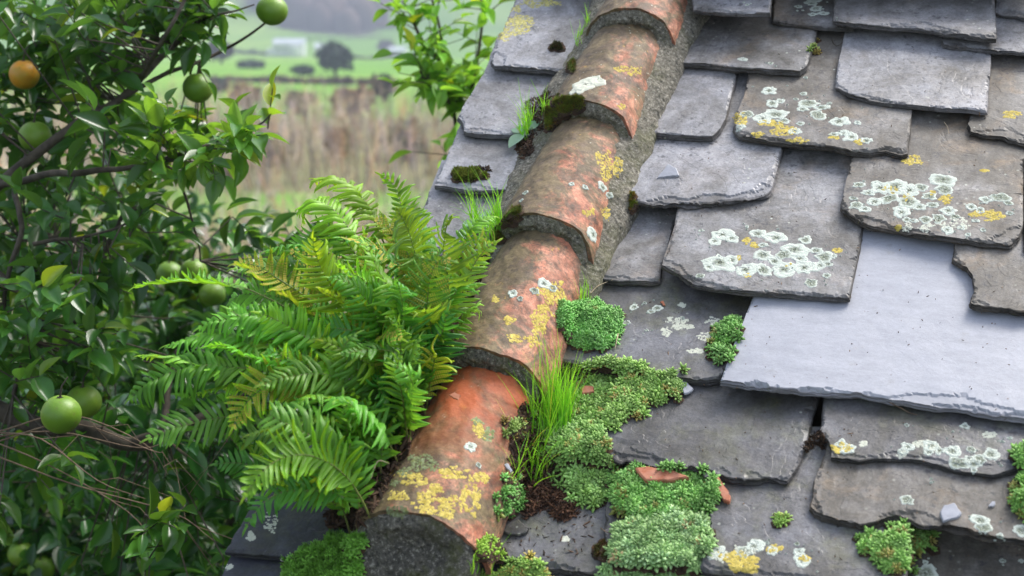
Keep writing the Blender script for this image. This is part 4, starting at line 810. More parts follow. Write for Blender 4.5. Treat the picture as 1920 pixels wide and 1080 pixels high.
def frond(bx, by, tx, ty, dz=0.0, roll=0.0, wide=.045, arch=.35, stipe=.32, tint=(1, 1, 1), droop=0.0, sori=False, bh=.012):
    h = cast(bx, by)
    b = (h[0] if h is not None else at(bx, by, 2.3))-N*.004; zb = (b-CAM)@F; tip = at(tx, ty, zb+dz)
    L = np.linalg.norm(tip-b); up = np.array([0, 0, 1.0])
    m1 = b+(tip-b)*.25+up*L*arch; m2 = b+(tip-b)*.72+up*L*(arch*.8-droop*.2)+F*0; tip2 = tip
    n = 60; c = bez(b, m1, m2, tip2, n); cu = np.clip((np.linspace(0, 1, n)-.6)/.4, 0, 1)[:, None]; c = c+cu**2*(rng.normal(size=3)*np.array([.03, .03, .02])+np.array([0, 0, -.010]))+fbm(c*14, 2, int(tx))[:, None]*np.linspace(0, 1, n)[:, None]*.010; d = np.gradient(c, axis=0); ds = np.linalg.norm(d, axis=1); d /= ds[:, None]; s = np.concatenate([[0], np.cumsum(np.linalg.norm(np.diff(c, axis=0), axis=1))]); TL = s[-1]; stipe = float(np.clip(1-rng.uniform(.15, .23)/TL, .22, .68))
    # face of the blade: turned to the sky and to the camera, then rolled
    face = N*.55+up*.5-F*.35; mb = MB(); spts = MB()
    CV = rng.choice([-.6, .6, .9, 1.2])
    npn = int(np.clip(TL*(1-stipe)/.0084, 12, 46)); tt = np.linspace(stipe, .985, npn)
    for k, t in enumerate(tt):
        q = (t-stipe)/(1-stipe); j = np.interp(t*TL, s, np.arange(n)); i0 = int(j); f = j-i0; i1 = min(n-1, i0+1)
        p = c[i0]*(1-f)+c[i1]*f; dd = d[i0]; fx = face-(face@dd)*dd; fx /= np.linalg.norm(fx); sx = np.cross(dd, fx)
        fx2 = fx*math.cos(roll)+sx*math.sin(roll); sx2 = np.cross(dd, fx2)
        env = math.sin(math.pi*(.10+.90*(q**.72)))**.62 if q < 1 else 0; ln = wide*max(.12, env)*(1.0 if q > .06 else .75)
        pw = min(TL*(1-stipe)/npn*.84, .0074)*(1-.25*q)
        for sg in (1, -1):
            if rng.random() < .015: continue
            ang = .32+.38*q+rng.uniform(-.16, .16); ax = sx2*sg*math.cos(ang)+dd*math.sin(ang); zz = fx2+rng.normal(size=3)*.20; zz -= (zz@ax)*ax; zz /= np.linalg.norm(zz); yy = np.cross(zz, ax)
            l2 = ln*rng.uniform(.88, 1.06); curl = rng.uniform(.1, 1.7)*CV*(1 if not sori else -1.1)
            V = p+np.outer(PV[:, 0]*l2, ax)+np.outer(PV[:, 1]*pw*(sg), yy)+np.outer(PV[:, 2]*l2*curl, zz)
            wv = .004*math.sin(k*1.3); V = V+np.outer(np.sin(PV[:, 0]*7+k)*.0012, zz)
            cc = np.array(tint)*rng.uniform(.82, 1.16); g = (1+.35*PV[:, 0]**2)[:, None]*cc
            T = PT if sg > 0 else PT[:, ::-1]; mb.add(V, T, g)
            if sori:
                m_ = max(3, int(l2/.0042)); 
                for u in range(m_):
                    for e in (-.24, .24):
                        w = .12+u*.78/m_; z = (.10*math.sin(w*3)-.34*w*w)*l2*curl
                        o = p+ax*w*l2+yy*e*pw*(1-.4*w)+zz*(z+.0007); r_ = .0013
                        for sgn in (1,):
                            V2 = o+np.outer(OCT[:, 0]*r_, ax)+np.outer(OCT[:, 1]*r_, yy)+np.outer(OCT[:, 2]*r_*.7, zz); spts.add(V2, OCTT)
        if k == npn-1:
            V = p+np.outer(PV[:, 0]*.018, dd)+np.outer(PV[:, 1]*pw*.7, sx2)+np.outer(PV[:, 2]*.01, fx2); mb.add(V, PT, np.array(tint)*1.2)
    o = mb.build('frond', M_FERN, fern)
    st = MB(); rad = np.interp(np.linspace(0, 1, n), [0, stipe, 1], [.0017, .0013, .0004]); tube(st, c[::2]-face*.0006, rad[::2], 0, 6); st.build('stipe', M_STIPE, o)
    if spts.n: spts.build('sori', SORI, o)
G1, G2, G3, G4 = (1, 1, .9), (.60, .78, .8), (1.45, 1.2, .7), (.36, .55, .7)
FR = [ # base px, tip px, depth offset, roll, width, arch, stipe, tint, sori
 # deep interior, dark and bluish
 (760,760,560,455,.10,.3,.050,.22,.3,G4,0),(770,740,600,500,.12,-.2,.052,.2,.3,G2,0),(790,720,700,470,.14,.2,.05,.2,.3,G2,0),(740,800,480,560,.10,.2,.052,.3,.3,G4,0),(730,830,520,640,.08,.1,.05,.25,.3,G4,0),
 (800,700,790,500,.12,.1,.05,.18,.3,G2,0),(700,880,470,720,.06,.2,.05,.3,.3,G4,0),(750,780,600,600,.08,.0,.055,.2,.35,G2,0),(720,860,560,700,.05,.2,.05,.25,.35,G2,0),(820,660,860,540,.08,.1,.042,.15,.3,G1,0),
 (770,770,640,560,.10,.5,.052,.2,.3,G2,0),(790,740,740,560,.06,-.4,.05,.15,.3,G1,0),(690,900,420,800,.03,.3,.045,.3,.3,G2,0),(710,870,600,760,.0,.2,.045,.22,.35,G1,0),
 # top
 (800,700,612,334,.06,.2,.052,.42,.35,G3,0),(805,700,738,326,.04,0,.050,.20,.45,G3,0),(810,690,742,410,.00,.1,.046,.18,.4,G3,1),(790,720,545,378,.06,.3,.050,.42,.35,G3,0),(785,730,545,420,.03,.2,.048,.42,.35,G3,0),
 (770,750,600,420,.02,.2,.046,.32,.35,G1,0),(820,660,905,385,.02,-.2,.040,.28,.4,G3,0),(825,650,930,420,-.02,-.3,.040,.38,.4,G3,1),(780,740,660,450,.0,.2,.046,.25,.35,G3,1),(815,670,830,430,.02,0,.042,.2,.4,G1,0),
 (840,640,905,468,-.02,.2,.038,.28,.3,G1,0),(845,640,905,560,-.04,.1,.038,.2,.3,G1,0),(850,610,900,610,-.05,.3,.035,.22,.3,G1,0),(780,740,520,450,.02,.3,.046,.36,.35,G1,0),
 # left reaching
 (740,820,345,545,.0,.2,.050,.32,.35,G1,0),(750,800,432,482,-.02,0,.046,.30,.42,G3,1),(735,850,290,640,-.03,.2,.048,.28,.35,G1,0),(720,880,250,688,-.05,.1,.052,.26,.35,G1,0),(745,830,375,600,-.04,.2,.05,.32,.35,G1,0),
 (735,850,400,650,-.06,.2,.05,.30,.35,G3,0),(730,870,340,720,-.06,.2,.048,.30,.35,G1,0),(740,850,430,720,-.10,-.1,.060,.30,.38,G3,1),(700,920,360,790,-.04,.1,.05,.30,.32,G2,0),(700,930,382,862,-.07,.1,.048,.38,.3,G1,0),
 (690,960,462,795,-.12,-.2,.058,.34,.3,G1,0),(690,965,468,888,-.12,.1,.055,.42,.3,G3,0),(680,960,444,970,-.04,.1,.040,.30,.3,G2,0),(750,800,470,620,-.05,.3,.05,.30,.35,G1,0),(745,810,520,560,-.03,.1,.05,.28,.35,G1,0),
 # front facing the camera
 (765,790,600,560,-.06,.2,.048,.26,.35,G3,0),(770,780,655,540,-.06,-.1,.046,.22,.38,G1,0),(780,770,700,520,-.05,.1,.046,.20,.38,G1,0),(790,750,760,590,-.07,.2,.042,.18,.4,G1,0),(770,790,690,595,-.10,0,.05,.18,.4,G3,1),
 (750,830,600,650,-.12,.2,.05,.24,.35,G1,0),(760,810,650,640,-.13,-.2,.05,.20,.38,G3,0),(740,850,560,690,-.13,.2,.05,.28,.35,G1,0),(800,770,825,648,-.08,.1,.042,.16,.42,G3,1),(790,780,745,660,-.10,.2,.048,.18,.4,G1,0),
 (730,880,540,760,-.15,.2,.055,.32,.35,G1,0),(740,870,620,740,-.16,.1,.05,.28,.38,G1,0),(720,900,560,800,-.16,.2,.05,.34,.3,G1,0),(810,750,880,715,-.04,.3,.040,.30,.35,G3,0),(780,800,800,690,-.12,.1,.044,.2,.4,G1,0),
 (735,880,640,820,-.18,.2,.046,.34,.35,G3,0),(740,860,745,830,-.10,.2,.034,.16,.4,G1,0),(700,940,580,850,-.16,.1,.05,.40,.3,G1,0),(690,975,640,990,-.10,.2,.040,.34,.3,G1,0),(720,890,690,740,-.14,.1,.05,.22,.4,G2,0),
 (775,800,705,650,-.12,-.2,.048,.2,.4,G3,1),(755,830,660,710,-.14,.2,.05,.24,.4,G1,0),(700,930,500,870,-.12,.1,.05,.36,.3,G1,0),(745,845,480,760,-.12,.15,.052,.34,.35,G1,0),
]
FR = [q for q in FR[14:] if (q[2], q[3]) not in ((745,830),(640,990),(640,820))][:42]
SIL = np.array([(262,700),(350,560),(440,495),(550,395),(620,345),(740,335),(800,350),(895,395),(900,470),(885,600),(850,700),(760,840),(680,900),(600,960),(470,940),(400,860),(430,770)], float)
tips = []
while len(tips) < 48:
    q = rng.uniform((260, 330), (905, 980))
    if in_poly(q[None], SIL)[0] and all(np.hypot(*(q-w)) > 46 for w in tips) and not (q[1] > 800 and q[0] > 590) and q[1] < 925: tips.append(q)
for q in tips:
    inn = min(1, poly_dist(q[None], SIL)[0]/90); u = np.clip((q[1]-380)/520+rng.uniform(-.2, .2), 0, 1); bx = 850-190*u+rng.uniform(-20, 15); by = 620+350*u
    if by < q[1]+60: by = min(985, q[1]+rng.uniform(60, 140)); bx = 850-190*(by-620)/350
    t_ = [G1, G1, G3, G2][rng.integers(0, 4)]; FR.append((bx, by, q[0], q[1], -.02-.12*inn, rng.uniform(-.5, .6), rng.uniform(.046, .060), rng.uniform(.02, .20), 0, t_, int(rng.random() < .2)))
for (bx, by, tx, ty, dz, roll, wd, ar, stp, tint, so_) in FR:
    frond(bx+rng.uniform(-6, 6), by+rng.uniform(-8, 8), tx+rng.uniform(-8, 8), ty+rng.uniform(-6, 8), dz, roll+rng.uniform(-.7, .7), wd*.92, ar*rng.uniform(.8, 1.15), stp, tuple(np.array(tint)*rng.uniform(.7, 1.25)*np.array([rng.uniform(.8, 1.35), 1, rng.uniform(.7, 1.2)])), 0, bool(so_))
for i in range(10):   # bare stalks and short young fronds at the base
    bx = rng.uniform(655, 800); by = 1010-(bx-655)*1.75+rng.uniform(-10, 20); tx = bx+rng.uniform(-110, 40); ty = by-rng.uniform(120, 230)
    frond(bx, by, tx, ty, rng.uniform(-.12, .0), rng.uniform(-.3, .3), .036, rng.uniform(.1, .2), .55, tuple(np.array(G1)*rng.uniform(.6, 1.1)))
# ------------------------------------------------------------------ ground, valley, hills
prof_y = [-60, -8, 0, 8, 14, 22, 30, 45, 60, 80, 110, 160, 230, 300, 420, 560, 650, 760, 860, 1000, 1300, 1700]
prof_z = [.6, .2, 0, -.6, -1.6, -3.6, -5.4, -8.2, -10.0, -12.3, -16, -22, -30.5, -39, -54, -73, -84, -94, -103.5, -70, 40, 170]
def ground_z(x, y):
    b = np.interp(y, prof_y, prof_z); far = np.clip((y-500)/500, 0, 1)
    side = np.where(x < 0, -x, 0)*.10*np.clip((y-700)/300, 0, 1)
    return b+side+fbm(np.c_[x*.004, y*.004, x*0], 3, 3)*far*14+fbm(np.c_[x*.05, y*.05, x*0], 3, 5)*np.clip((y-6)/40, 0, 1)*.35
ys = np.concatenate([np.linspace(-60, 20, 41), np.linspace(22, 120, 50), np.linspace(126, 900, 110), np.linspace(915, 1700, 60)]); xs = np.sinh(np.linspace(-4.3, 4.3, 150))*18
XX, YY = np.meshgrid(xs, ys, indexing='ij'); ZZ = ground_z(XX.ravel(), YY.ravel()); m = MB(); m.add(np.c_[XX.ravel(), YY.ravel(), ZZ], grid_tris(len(xs), len(ys)))
def ground_mat():
    m = NT('valley_ground'); tc = m.n('ShaderNodeTexCoord').outputs['Object']; y = m.n('ShaderNodeSeparateXYZ', {0: tc}).outputs[1]
    warp = m.n('ShaderNodeTexNoise', {'Vector': tc, 'Scale': .03, 'Detail': 3}).outputs['Fac']
    yy = m.add(y, m.ramp(warp, 0, 1, -30, 30))
    grass_ = m.mix(m.noise(tc, .02, 5), (.13, .29, .045), (.20, .38, .06)); grass_ = m.mix(m.ramp(m.noise(tc, .009, 3), .5, .6), grass_, (.26, .42, .08))
    rough = m.mix(m.noise(tc, .35, 5), (.10, .14, .05), (.27, .22, .14))
    near = m.mix(m.noise(tc, 2.0, 5), (.03, .035, .018), (.07, .075, .03))
    wood = m.mix(m.noise(tc, .06, 5), (.06, .05, .05), (.11, .085, .07))
    c = m.mix(m.ramp(yy, 10, 16), near, rough); c = m.mix(m.ramp(yy, 95, 120), c, grass_)
    strip = m.mul(m.ramp(yy, 38, 42), m.ramp(yy, 60, 54)); c = m.mix(m.mul(strip, .8), c, grass_)
    xx = m.n('ShaderNodeSeparateXYZ', {0: tc}).outputs[0]; yw = m.add(yy, m.ramp(xx, -400, -120, -360, 0)); wf = m.mul(m.ramp(yw, 820, 840), m.n('ShaderNodeMath', {0: m.ramp(xx, -76, -90), 1: m.ramp(yy, 1000, 1020)}, operation='MAXIMUM').outputs[0]); c = m.mix(wf, c, wood)
    m.set('Base Color', c); m.set('Roughness', 1.0); m.b.inputs['Specular IOR Level'].default_value = .1; return m.m
tag(m.build('ground', ground_mat(), origin=(0, 0, 0)), kind='structure')

M_WOODF = simple('winter_wood', (.05, .038, .045), (.12, .075, .06), .015, 1.0, .2, .1, True)
BL = None
def ico(seed=0, n=1):
    import bmesh
    bm = bmesh.new(); bmesh.ops.create_icosphere(bm, subdivisions=n, radius=1); V = np.array([v.co[:] for v in bm.verts]); T = np.array([[v.index for v in f.verts] for f in bm.faces]); bm.free(); return V, T
IV, IT = ico(0, 2)
def scatter_tree_masses(name, label, pts, size, mat, kind, col, rngs, cat, group=None):
    mb = MB(); k = len(pts); s = rngs.uniform(size[0], size[1], k); M3 = np.zeros((k, 3, 3)); M3[:, 0, 0] = s; M3[:, 1, 1] = s; M3[:, 2, 2] = s*rngs.uniform(.9, 1.4, k)
    V = IV*(1+.28*fbm(IV*2.2, 3, 3)[:, None]); stamp(mb, V, IT, M3, pts+np.array([0, 0, 1])*s[:, None]*.6, np.array(col)*rngs.uniform(.7, 1.35, (k, 1))); return tag(mb.build(name, mat, smooth=True), label, cat, group, kind)
r2 = np.random.default_rng(5)
x = r2.uniform(-420, 420, 2600); y = r2.uniform(835, 1250, 2600); ok = (y > 838+np.maximum(0, -120-x)*1.3) & ((x < -84) | (y > 1010)); x, y = x[ok], y[ok]
scatter_tree_masses('hillside_wood', 'brown and purple leafless wood covering the far hillside', np.c_[x, y, ground_z(x, y)], (6, 11), M_WOODF, 'stuff', (1, 1, 1), r2, 'wood')
# hedges and single trees between the fields
M_DARKT = simple('dark_evergreen', (.035, .055, .05), (.06, .085, .06), .3, 1.0, .2, .1, True)
def ground_at(px, py):
    r = ray(px, py); ks = np.geomspace(8, 1600, 900); P = CAM+r*ks[:, None]; g = ground_z(P[:, 0], P[:, 1]); i = np.argmax(P[:, 2] < g); p = P[i].copy(); p[2] = g[i]; return p
def crown_tree(name, label, px, py, wpx, hpx, mat, cat, group=None, seed=0, leaf=.05):
    p = ground_at(px, py); k = (p-CAM)@F/FPX; w = wpx*k/2; h = hpx*k; root = empty(name, p); tag(root, label, cat, group); rg = np.random.default_rng(seed+50)
    mb = MB(); tube(mb, [p-[0, 0, .5], p+[0, 0, h*.35], p+[w*.1, 0, h*.6]], w*.12, w*.05, 7); mb.build('trunk', M_BARK, root)
    n = 500; d = rg.normal(size=(n, 3)); d /= np.linalg.norm(d, axis=1)[:, None]; r_ = rg.random(n)**.4; c = p+np.array([0, 0, h*.58])+d*r_[:, None]*np.array([w, w, h*.42])*(1+.65*fbm(d*1.9, 3, seed)[:, None])
    mb = MB(); B = basis(rg.normal(size=(n, 3)), rg); s = w*rg.uniform(.12, .24, n); stamp(mb, IV[:12] if False else OCT, OCTT, B*s[:, None, None], c, np.ones((n, 3))*rg.uniform(.6, 1.4, (n, 1))); mb.build('crown', mat, root)
crown_tree('round_tree', 'dark rounded tree right of the white houses in the valley', 628, 140, 62, 60, M_DARKT, 'tree', None, 1)
crown_tree('round_tree', 'low dark bush on the green field, below and right of the white farmhouse', 568, 142, 40, 18, M_DARKT, 'bush', None, 2)
crown_tree('round_tree', 'low dark hedge bush on the field below the white farmhouse', 470, 128, 50, 12, M_DARKT, 'bush', None, 3)
crown_tree('round_tree', 'brown bare bush in the field left of the valley, near the orange twigs', 415, 120, 46, 44, M_WOODF, 'bush', None, 4)
crown_tree('round_tree', 'dark bush behind the thicket at the left of the valley', 412, 175, 40, 24, M_DARKT, 'bush', None, 5)
crown_tree('round_tree', 'tiny pale bush right of the valley, beside the shoot of young leaves', 722, 96, 30, 20, M_WOODF, 'bush', None, 6)
def hedge(label, x0, y0, x1, y1, hpx, mat, n=260, kind=None):
    a, b = ground_at(x0, y0), ground_at(x1, y1); k = (a-CAM)@F/FPX; h = hpx*k; mb = MB(); rg = np.random.default_rng(int(x0+y0)); t = rg.random(n); c = a+(b-a)*t[:, None]; hh = h*(.55+.45*fbm(np.c_[t*9, t*0, t*0], 3, int(x0)))
    c[:, 2] = ground_z(c[:, 0], c[:, 1])+rg.random(n)*hh; c[:, 1] += rg.normal(size=n)*h*.5; B = basis(rg.normal(size=(n, 3)), rg); s = h*rg.uniform(.18, .42, n); stamp(mb, OCT, OCTT, B*s[:, None, None], c, np.ones((n, 3))*rg.uniform(.6, 1.5, (n, 1))); tag(mb.build('hedge', mat), label, 'hedge', None, kind)
M_REDB = simple('russet_brush', (.22, .13, .08), (.34, .22, .12), .5, 1.0, .2, .1, True); M_OLB = simple('olive_brush', (.13, .14, .07), (.22, .22, .10), .5, 1.0, .2, .1, True)
hedge('dark hedge line on the green slope left of the white farmhouse', 395, 98, 500, 104, 9, M_DARKT)
hedge('brownish hedge along the lower edge of the valley field', 380, 152, 700, 160, 16, M_WOODF, 500)
hedge('low hedge right of the dark rounded tree', 650, 112, 760, 104, 12, M_WOODF)
hedge('russet hedge at the foot of the far wooded hill, right side', 660, 52, 760, 50, 12, M_REDB)
hedge('thin dark hedge across the upper green field', 560, 76, 740, 72, 4, M_DARKT)
for i, (x, y, w, h, mt, lb) in enumerate([(460,210,60,50,M_REDB,'russet bare bush at the left of the brown thicket'),(560,215,50,44,M_OLB,'olive bush in the middle of the brown thicket'),(660,220,70,56,M_REDB,'wide russet bush right of the middle in the thicket'),(720,190,50,50,M_WOODF,'grey brown bush at the right end of the thicket'),(520,310,60,50,M_OLB,'olive bush above the fern tips, in front of the thicket'),(640,300,50,60,M_REDB,'rusty twiggy bush just above the topmost fern frond'),(760,300,80,70,M_OLB,'olive twiggy bush between the thicket and the verge slates'),(430,350,50,46,M_REDB,'rusty bush at the lower left of the thicket, near the citrus leaves')]):
    crown_tree('bare_bush', lb, x, y, w, h, mt, 'bush', None, 20+i)
# white houses
M_WHITE = simple('white_render', (.78, .80, .80), (.86, .87, .86), 1, .8, .1, .01); M_WIN = simple('dark_window', (.05, .06, .08), (.08, .09, .1), 1, .3, 0, .01); M_ROOFG = simple('pale_grey_roof', (.45, .50, .56), (.58, .62, .68), .5, .7, .1, .01)
def house(label, px, py, wpx, hpx, dep, roofpx, wing=True):
    p = ground_at(px, py); k = (p-CAM)@F/FPX; w, h, rh = wpx*k, hpx*k, roofpx*k; root = empty('farmhouse', p); tag(root, label, 'house', 'white farm buildings in the valley')
    def bx(mb, x0, x1, y0, y1, z0, z1):
        v = np.array([[a, b, c] for a in (x0, x1) for b in (y0, y1) for c in (z0, z1)])+p
        mb.add(v, [[0, 1, 3], [0, 3, 2], [4, 6, 7], [4, 7, 5], [0, 4, 5], [0, 5, 1], [2, 3, 7], [2, 7, 6], [0, 2, 6], [0, 6, 4], [1, 5, 7], [1, 7, 3]])
    mb = MB(); bx(mb, -w/2, w/2, 0, dep, -3, h)
    if wing: bx(mb, -w*.72, -w*.5, -1, dep*.7, -3, h*.5); bx(mb, w*.12, w*.40, -dep*.35, -.01, -5, h*.8)
    mb.build('wall', M_WHITE, root, smooth=False)
    v = np.array([[-w/2-.4, -.5, h], [w/2+.4, -.5, h], [w/2+.4, dep+.5, h], [-w/2-.4, dep+.5, h], [-w/2-.4, dep/2, h+rh], [w/2+.4, dep/2, h+rh]])+p
    mb = MB(); mb.add(v, [[0, 1, 5], [0, 5, 4], [2, 3, 4], [2, 4, 5], [0, 4, 3], [1, 2, 5], [0, 2, 1], [0, 3, 2]]); mb.build('roof', M_ROOFG, root, smooth=False)
    for i in range(3):
        mb = MB(); xx = -w*.36+i*w*.2; bx(mb, xx, xx+w*.06, -.12, -.02, h*.5, h*.75); mb.build('window', M_WIN, root, smooth=False)
house('largest white farmhouse with low side wings, on the green valley field', 541, 106, 56, 24, 9, 7)
house('smaller white farmhouse partly hidden by the dark rounded tree', 604, 106, 28, 18, 8, 5, False)
house('faint whitish building at the right end of the field, beside the young leafy shoot', 745, 108, 30, 14, 8, 4, False)
# leafless thicket in the middle distance
def thicket():
    mb = MB(); r = np.random.default_rng(11); n = 3600; tri = np.array([[0, 1, 2]])
    zone = r.choice(3, n, p=[.3, .4, .3]); y = np.where(zone == 0, r.uniform(20, 36, n), np.where(zone == 1, r.uniform(52, 80, n), r.uniform(80, 118, n))); x = (r.uniform(-.45, .30, n))*y
    z = ground_z(x, y); H = np.where(zone == 0, r.uniform(1.0, 2.3, n), r.uniform(1.6, 3.8, n))
    pal = np.array([(.36, .26, .18), (.26, .21, .19), (.42, .35, .26), (.30, .28, .14), (.22, .18, .19), (.40, .25, .14)])
    for i in range(n):
        c = pal[r.integers(0, 6)]*r.uniform(.5, 2.3); p = np.array([x[i], y[i], z[i]]); q = p+np.array([r.normal()*.18*H[i], r.normal()*.1*H[i], H[i]]); w0 = .010*H[i]*r.uniform(.6, 1.5)
        def spike(a, b, w):
            s = np.array([w, 0, 0]); t = np.array([0, w, 0]); mb.add([a-s, a+s, a+t*1.7, b], [[0, 1, 3], [1, 2, 3], [2, 0, 3]], c)
        spike(p, q, w0)
        for k in range(9):
            u = r.uniform(.2, .9); a = p+(q-p)*u; b = a+np.array([r.normal()*.22, r.normal()*.22, r.uniform(.12, .5)])*H[i]*(1.1-u); spike(a, b, w0*.55)
    m = simple('bare_twigs', (.9, .9, .9), (1, 1, 1), 5, .95, .1, .01, True); return tag(mb.build('bare_thicket', m), 'dense leafless brown thicket filling the middle distance of the valley', 'thicket', None, 'stuff')
thicket()

# ------------------------------------------------------------------ citrus tree
LV, LT = leaf_proto(6, .30, .22, 1.0)
def leaf_cluster(mb, tw, c, rg, nleaf, L, col, out=None, twig_to=None, wfac=.5):
    out = rg.normal(size=3)+np.array([0, 0, .35]) if out is None else out; out = out/np.linalg.norm(out); ln = L*1.3
    t = np.linspace(0, 1, nleaf); a = rg.uniform(0, 6.28)+t*nleaf*2.4; ref = np.cross(out, [0.3, .5, .8]); ref /= np.linalg.norm(ref); r2_ = np.cross(out, ref)
    rad = ref[None]*np.cos(a)[:, None]+r2_[None]*np.sin(a)[:, None]; pos = c+out*(t[:, None]-.5)*ln
    d = rad*(1.15-.6*t)[:, None]+out*(.35+.6*t)[:, None]+rg.normal(size=(nleaf, 3))*.22+np.array([0, 0, -.12]); d /= np.linalg.norm(d, axis=1)[:, None]
    upv = np.array([0, 0, 1.0])+rg.normal(size=(nleaf, 3))*.35; x = np.cross(d, upv); x /= np.linalg.norm(x, axis=1)[:, None]; z = np.cross(x, d)
    s = L*rg.uniform(.6, 1.12, nleaf); M3 = np.stack([x*(s*wfac*rg.uniform(.85, 1.15, nleaf))[:, None], d*s[:, None], z*s[:, None]], 2)
    cc = np.array(col)*rg.uniform(.7, 1.3, (nleaf, 1)); yl = rg.random(nleaf) < .05; cc[yl] *= np.array([2.6, 1.5, .8])
    stamp(mb, LV, LT, M3, pos, cc)
    if tw is not None: tube(tw, [c-out*ln*.6 if twig_to is None else twig_to, c-out*ln*.3, c+out*ln*.5], .0022, .001, 4)
tree = empty('citrus_tree', np.array([-1.75, 3.3, -.3])); tag(tree, 'leafy citrus tree filling the left side, carrying green fruit on dark branches', 'tree')
rg = np.random.default_rng(21)
BR = [ # branches: (px,py,depth) ..., r0, r1
 ([(-330,900,3.3),(-200,600,3.2),(-90,430,3.15),(0,345,3.1),(60,295,3.1),(120,250,3.1),(170,215,3.15),(225,185,3.2),(262,150,3.2),(300,110,3.25),(345,65,3.3),(395,18,3.3),(450,-40,3.3)], .015, .004),
 ([(262,150,3.2),(285,115,3.1),(315,60,3.0),(345,0,3.0),(360,-40,3)], .006, .003),
 ([(225,185,3.2),(290,150,3.2),(350,125,3.25),(410,100,3.3),(455,75,3.28),(490,50,3.27),(503,38,3.27)], .006, .002),
 ([(330,85,3.28),(380,38,3.2),(440,20,3.1),(475,10,3.1)], .004, .0015),
 ([(0,345,3.1),(80,330,3.0),(150,330,2.95),(215,315,2.95),(280,300,2.95),(350,300,2.95),(400,290,3.0)], .009, .003),
 ([(300,300,2.95),(360,285,2.95),(410,262,3.0),(455,248,3.05),(490,232,3.05),(510,210,3.05)], .005, .0015),
 ([(300,300,2.95),(335,330,3.0),(350,380,3.05),(362,430,3.1),(375,490,3.15)], .004, .002),
 ([(-60,460,3.0),(20,520,3.0),(60,600,3.0),(25,740,3.0)], .010, .005),
 ([(30,330,3.1),(35,420,3.0),(25,500,3.0),(0,600,3.0)], .007, .004),
 ([(-200,1150,3.3),(-150,850,3.2),(-60,760,3.1),(60,790,3.1),(160,800,3.1),(230,830,3.1),(300,835,3.15),(340,800,3.2),(420,760,3.3),(520,700,3.4)], .028, .007),
 ([(250,830,3.1),(300,810,3.1),(310,740,3.15),(330,660,3.2)], .011, .006),
 ([(120,620,3.3),(180,560,3.3),(200,470,3.3),(230,400,3.3)], .010, .005),
 ([(210,620,3.35),(208,540,3.3),(190,480,3.3),(120,440,3.3),(40,450,3.3)], .008, .004),
 ([(60,460,3.0),(120,450,3.0),(190,440,3.0),(240,420,3.0)], .005, .002),
]
trunk = MB(); tube(trunk, smooth_path([np.array([-1.75, 3.3, -.5]), np.array([-1.8, 3.25, .8]), at(-330, 900, 3.3), at(-300, 700, 3.3)], 14), .07, .035, 10); trunk.build('trunk', M_BARK, tree)
bpts = []
for pts, r0, r1 in BR:
    q = smooth_path([at(*p) for p in pts], 5*len(pts)); q = q+fbm(q*9, 2, 4)[:, None]*.012; mb = MB(); tube(mb, q, r0, r1, 7); mb.build('branch', M_BARK, tree); bpts.append(q)
bpts = np.concatenate(bpts)
# thin dry reddish twigs low at the left
mb = MB()
for i in range(6):
    a = at(rg.uniform(-60, 10), rg.uniform(795, 850), 2.75); b = at(rg.uniform(150, 340), rg.uniform(830, 1000), rg.uniform(2.6, 2.8)); mid = (a+b)/2+np.array([0, 0, rg.uniform(-.01, .05)]); q = smooth_path([a, mid, b, b+(b-mid)*rg.uniform(.2, .6)+rg.normal(size=3)*.03], 14); tube(mb, q, .0018, .0006, 4)
    for _ in range(2): j = rg.integers(4, len(q)-1); tube(mb, [q[j], q[j]+rg.normal(size=3)*.03+np.array([.04, 0, -.02]), q[j]+rg.normal(size=3)*.06+np.array([.08, 0, -.05])], .001, .0004, 3)
mb.build('dry_twigs', M_TWIG, tree)
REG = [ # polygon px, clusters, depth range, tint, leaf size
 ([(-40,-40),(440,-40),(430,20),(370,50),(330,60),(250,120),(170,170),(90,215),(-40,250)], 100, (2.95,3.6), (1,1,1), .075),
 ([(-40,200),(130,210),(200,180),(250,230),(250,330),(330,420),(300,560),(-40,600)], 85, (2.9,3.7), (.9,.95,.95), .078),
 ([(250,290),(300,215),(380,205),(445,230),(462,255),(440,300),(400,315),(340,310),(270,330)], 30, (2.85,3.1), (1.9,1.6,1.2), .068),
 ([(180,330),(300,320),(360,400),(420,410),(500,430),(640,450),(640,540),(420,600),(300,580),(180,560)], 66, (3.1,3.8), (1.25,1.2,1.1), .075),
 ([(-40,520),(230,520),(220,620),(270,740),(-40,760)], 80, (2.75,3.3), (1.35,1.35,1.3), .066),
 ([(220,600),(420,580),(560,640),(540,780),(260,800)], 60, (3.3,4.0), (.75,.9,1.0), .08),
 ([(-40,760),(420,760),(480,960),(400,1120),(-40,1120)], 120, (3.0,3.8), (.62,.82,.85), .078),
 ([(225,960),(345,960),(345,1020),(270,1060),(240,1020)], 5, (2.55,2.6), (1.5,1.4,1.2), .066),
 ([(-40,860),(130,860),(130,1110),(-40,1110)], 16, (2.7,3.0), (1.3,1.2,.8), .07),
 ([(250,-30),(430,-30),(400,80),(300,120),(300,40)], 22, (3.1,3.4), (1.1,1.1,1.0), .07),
]
cr = MB(); tw = MB()
FRP = [(510,20,29,3.27),(371,165,29,3.27),(66,256,30,3.16),(318,513,24,3.95),(363,511,27,3.5),(352,497,19,3.9),(398,493,16,4),(398,552,24,3.95),(115,777,38,2.5),(157,753,33,2.88),(293,683,22,4),(340,672,20,4),(79,1003,22,3.9),(38,1038,24,3.9),(8,1070,21,4),(77,1068,24,3.9),(46,140,29,3.27)]
def clear_fruit(x, y, z):
    for fx, fy, fr, fz in FRP:
        if (x-fx)**2+(y-fy)**2 < (fr*.9+58)**2: z = max(z, fz+.12)
    return z
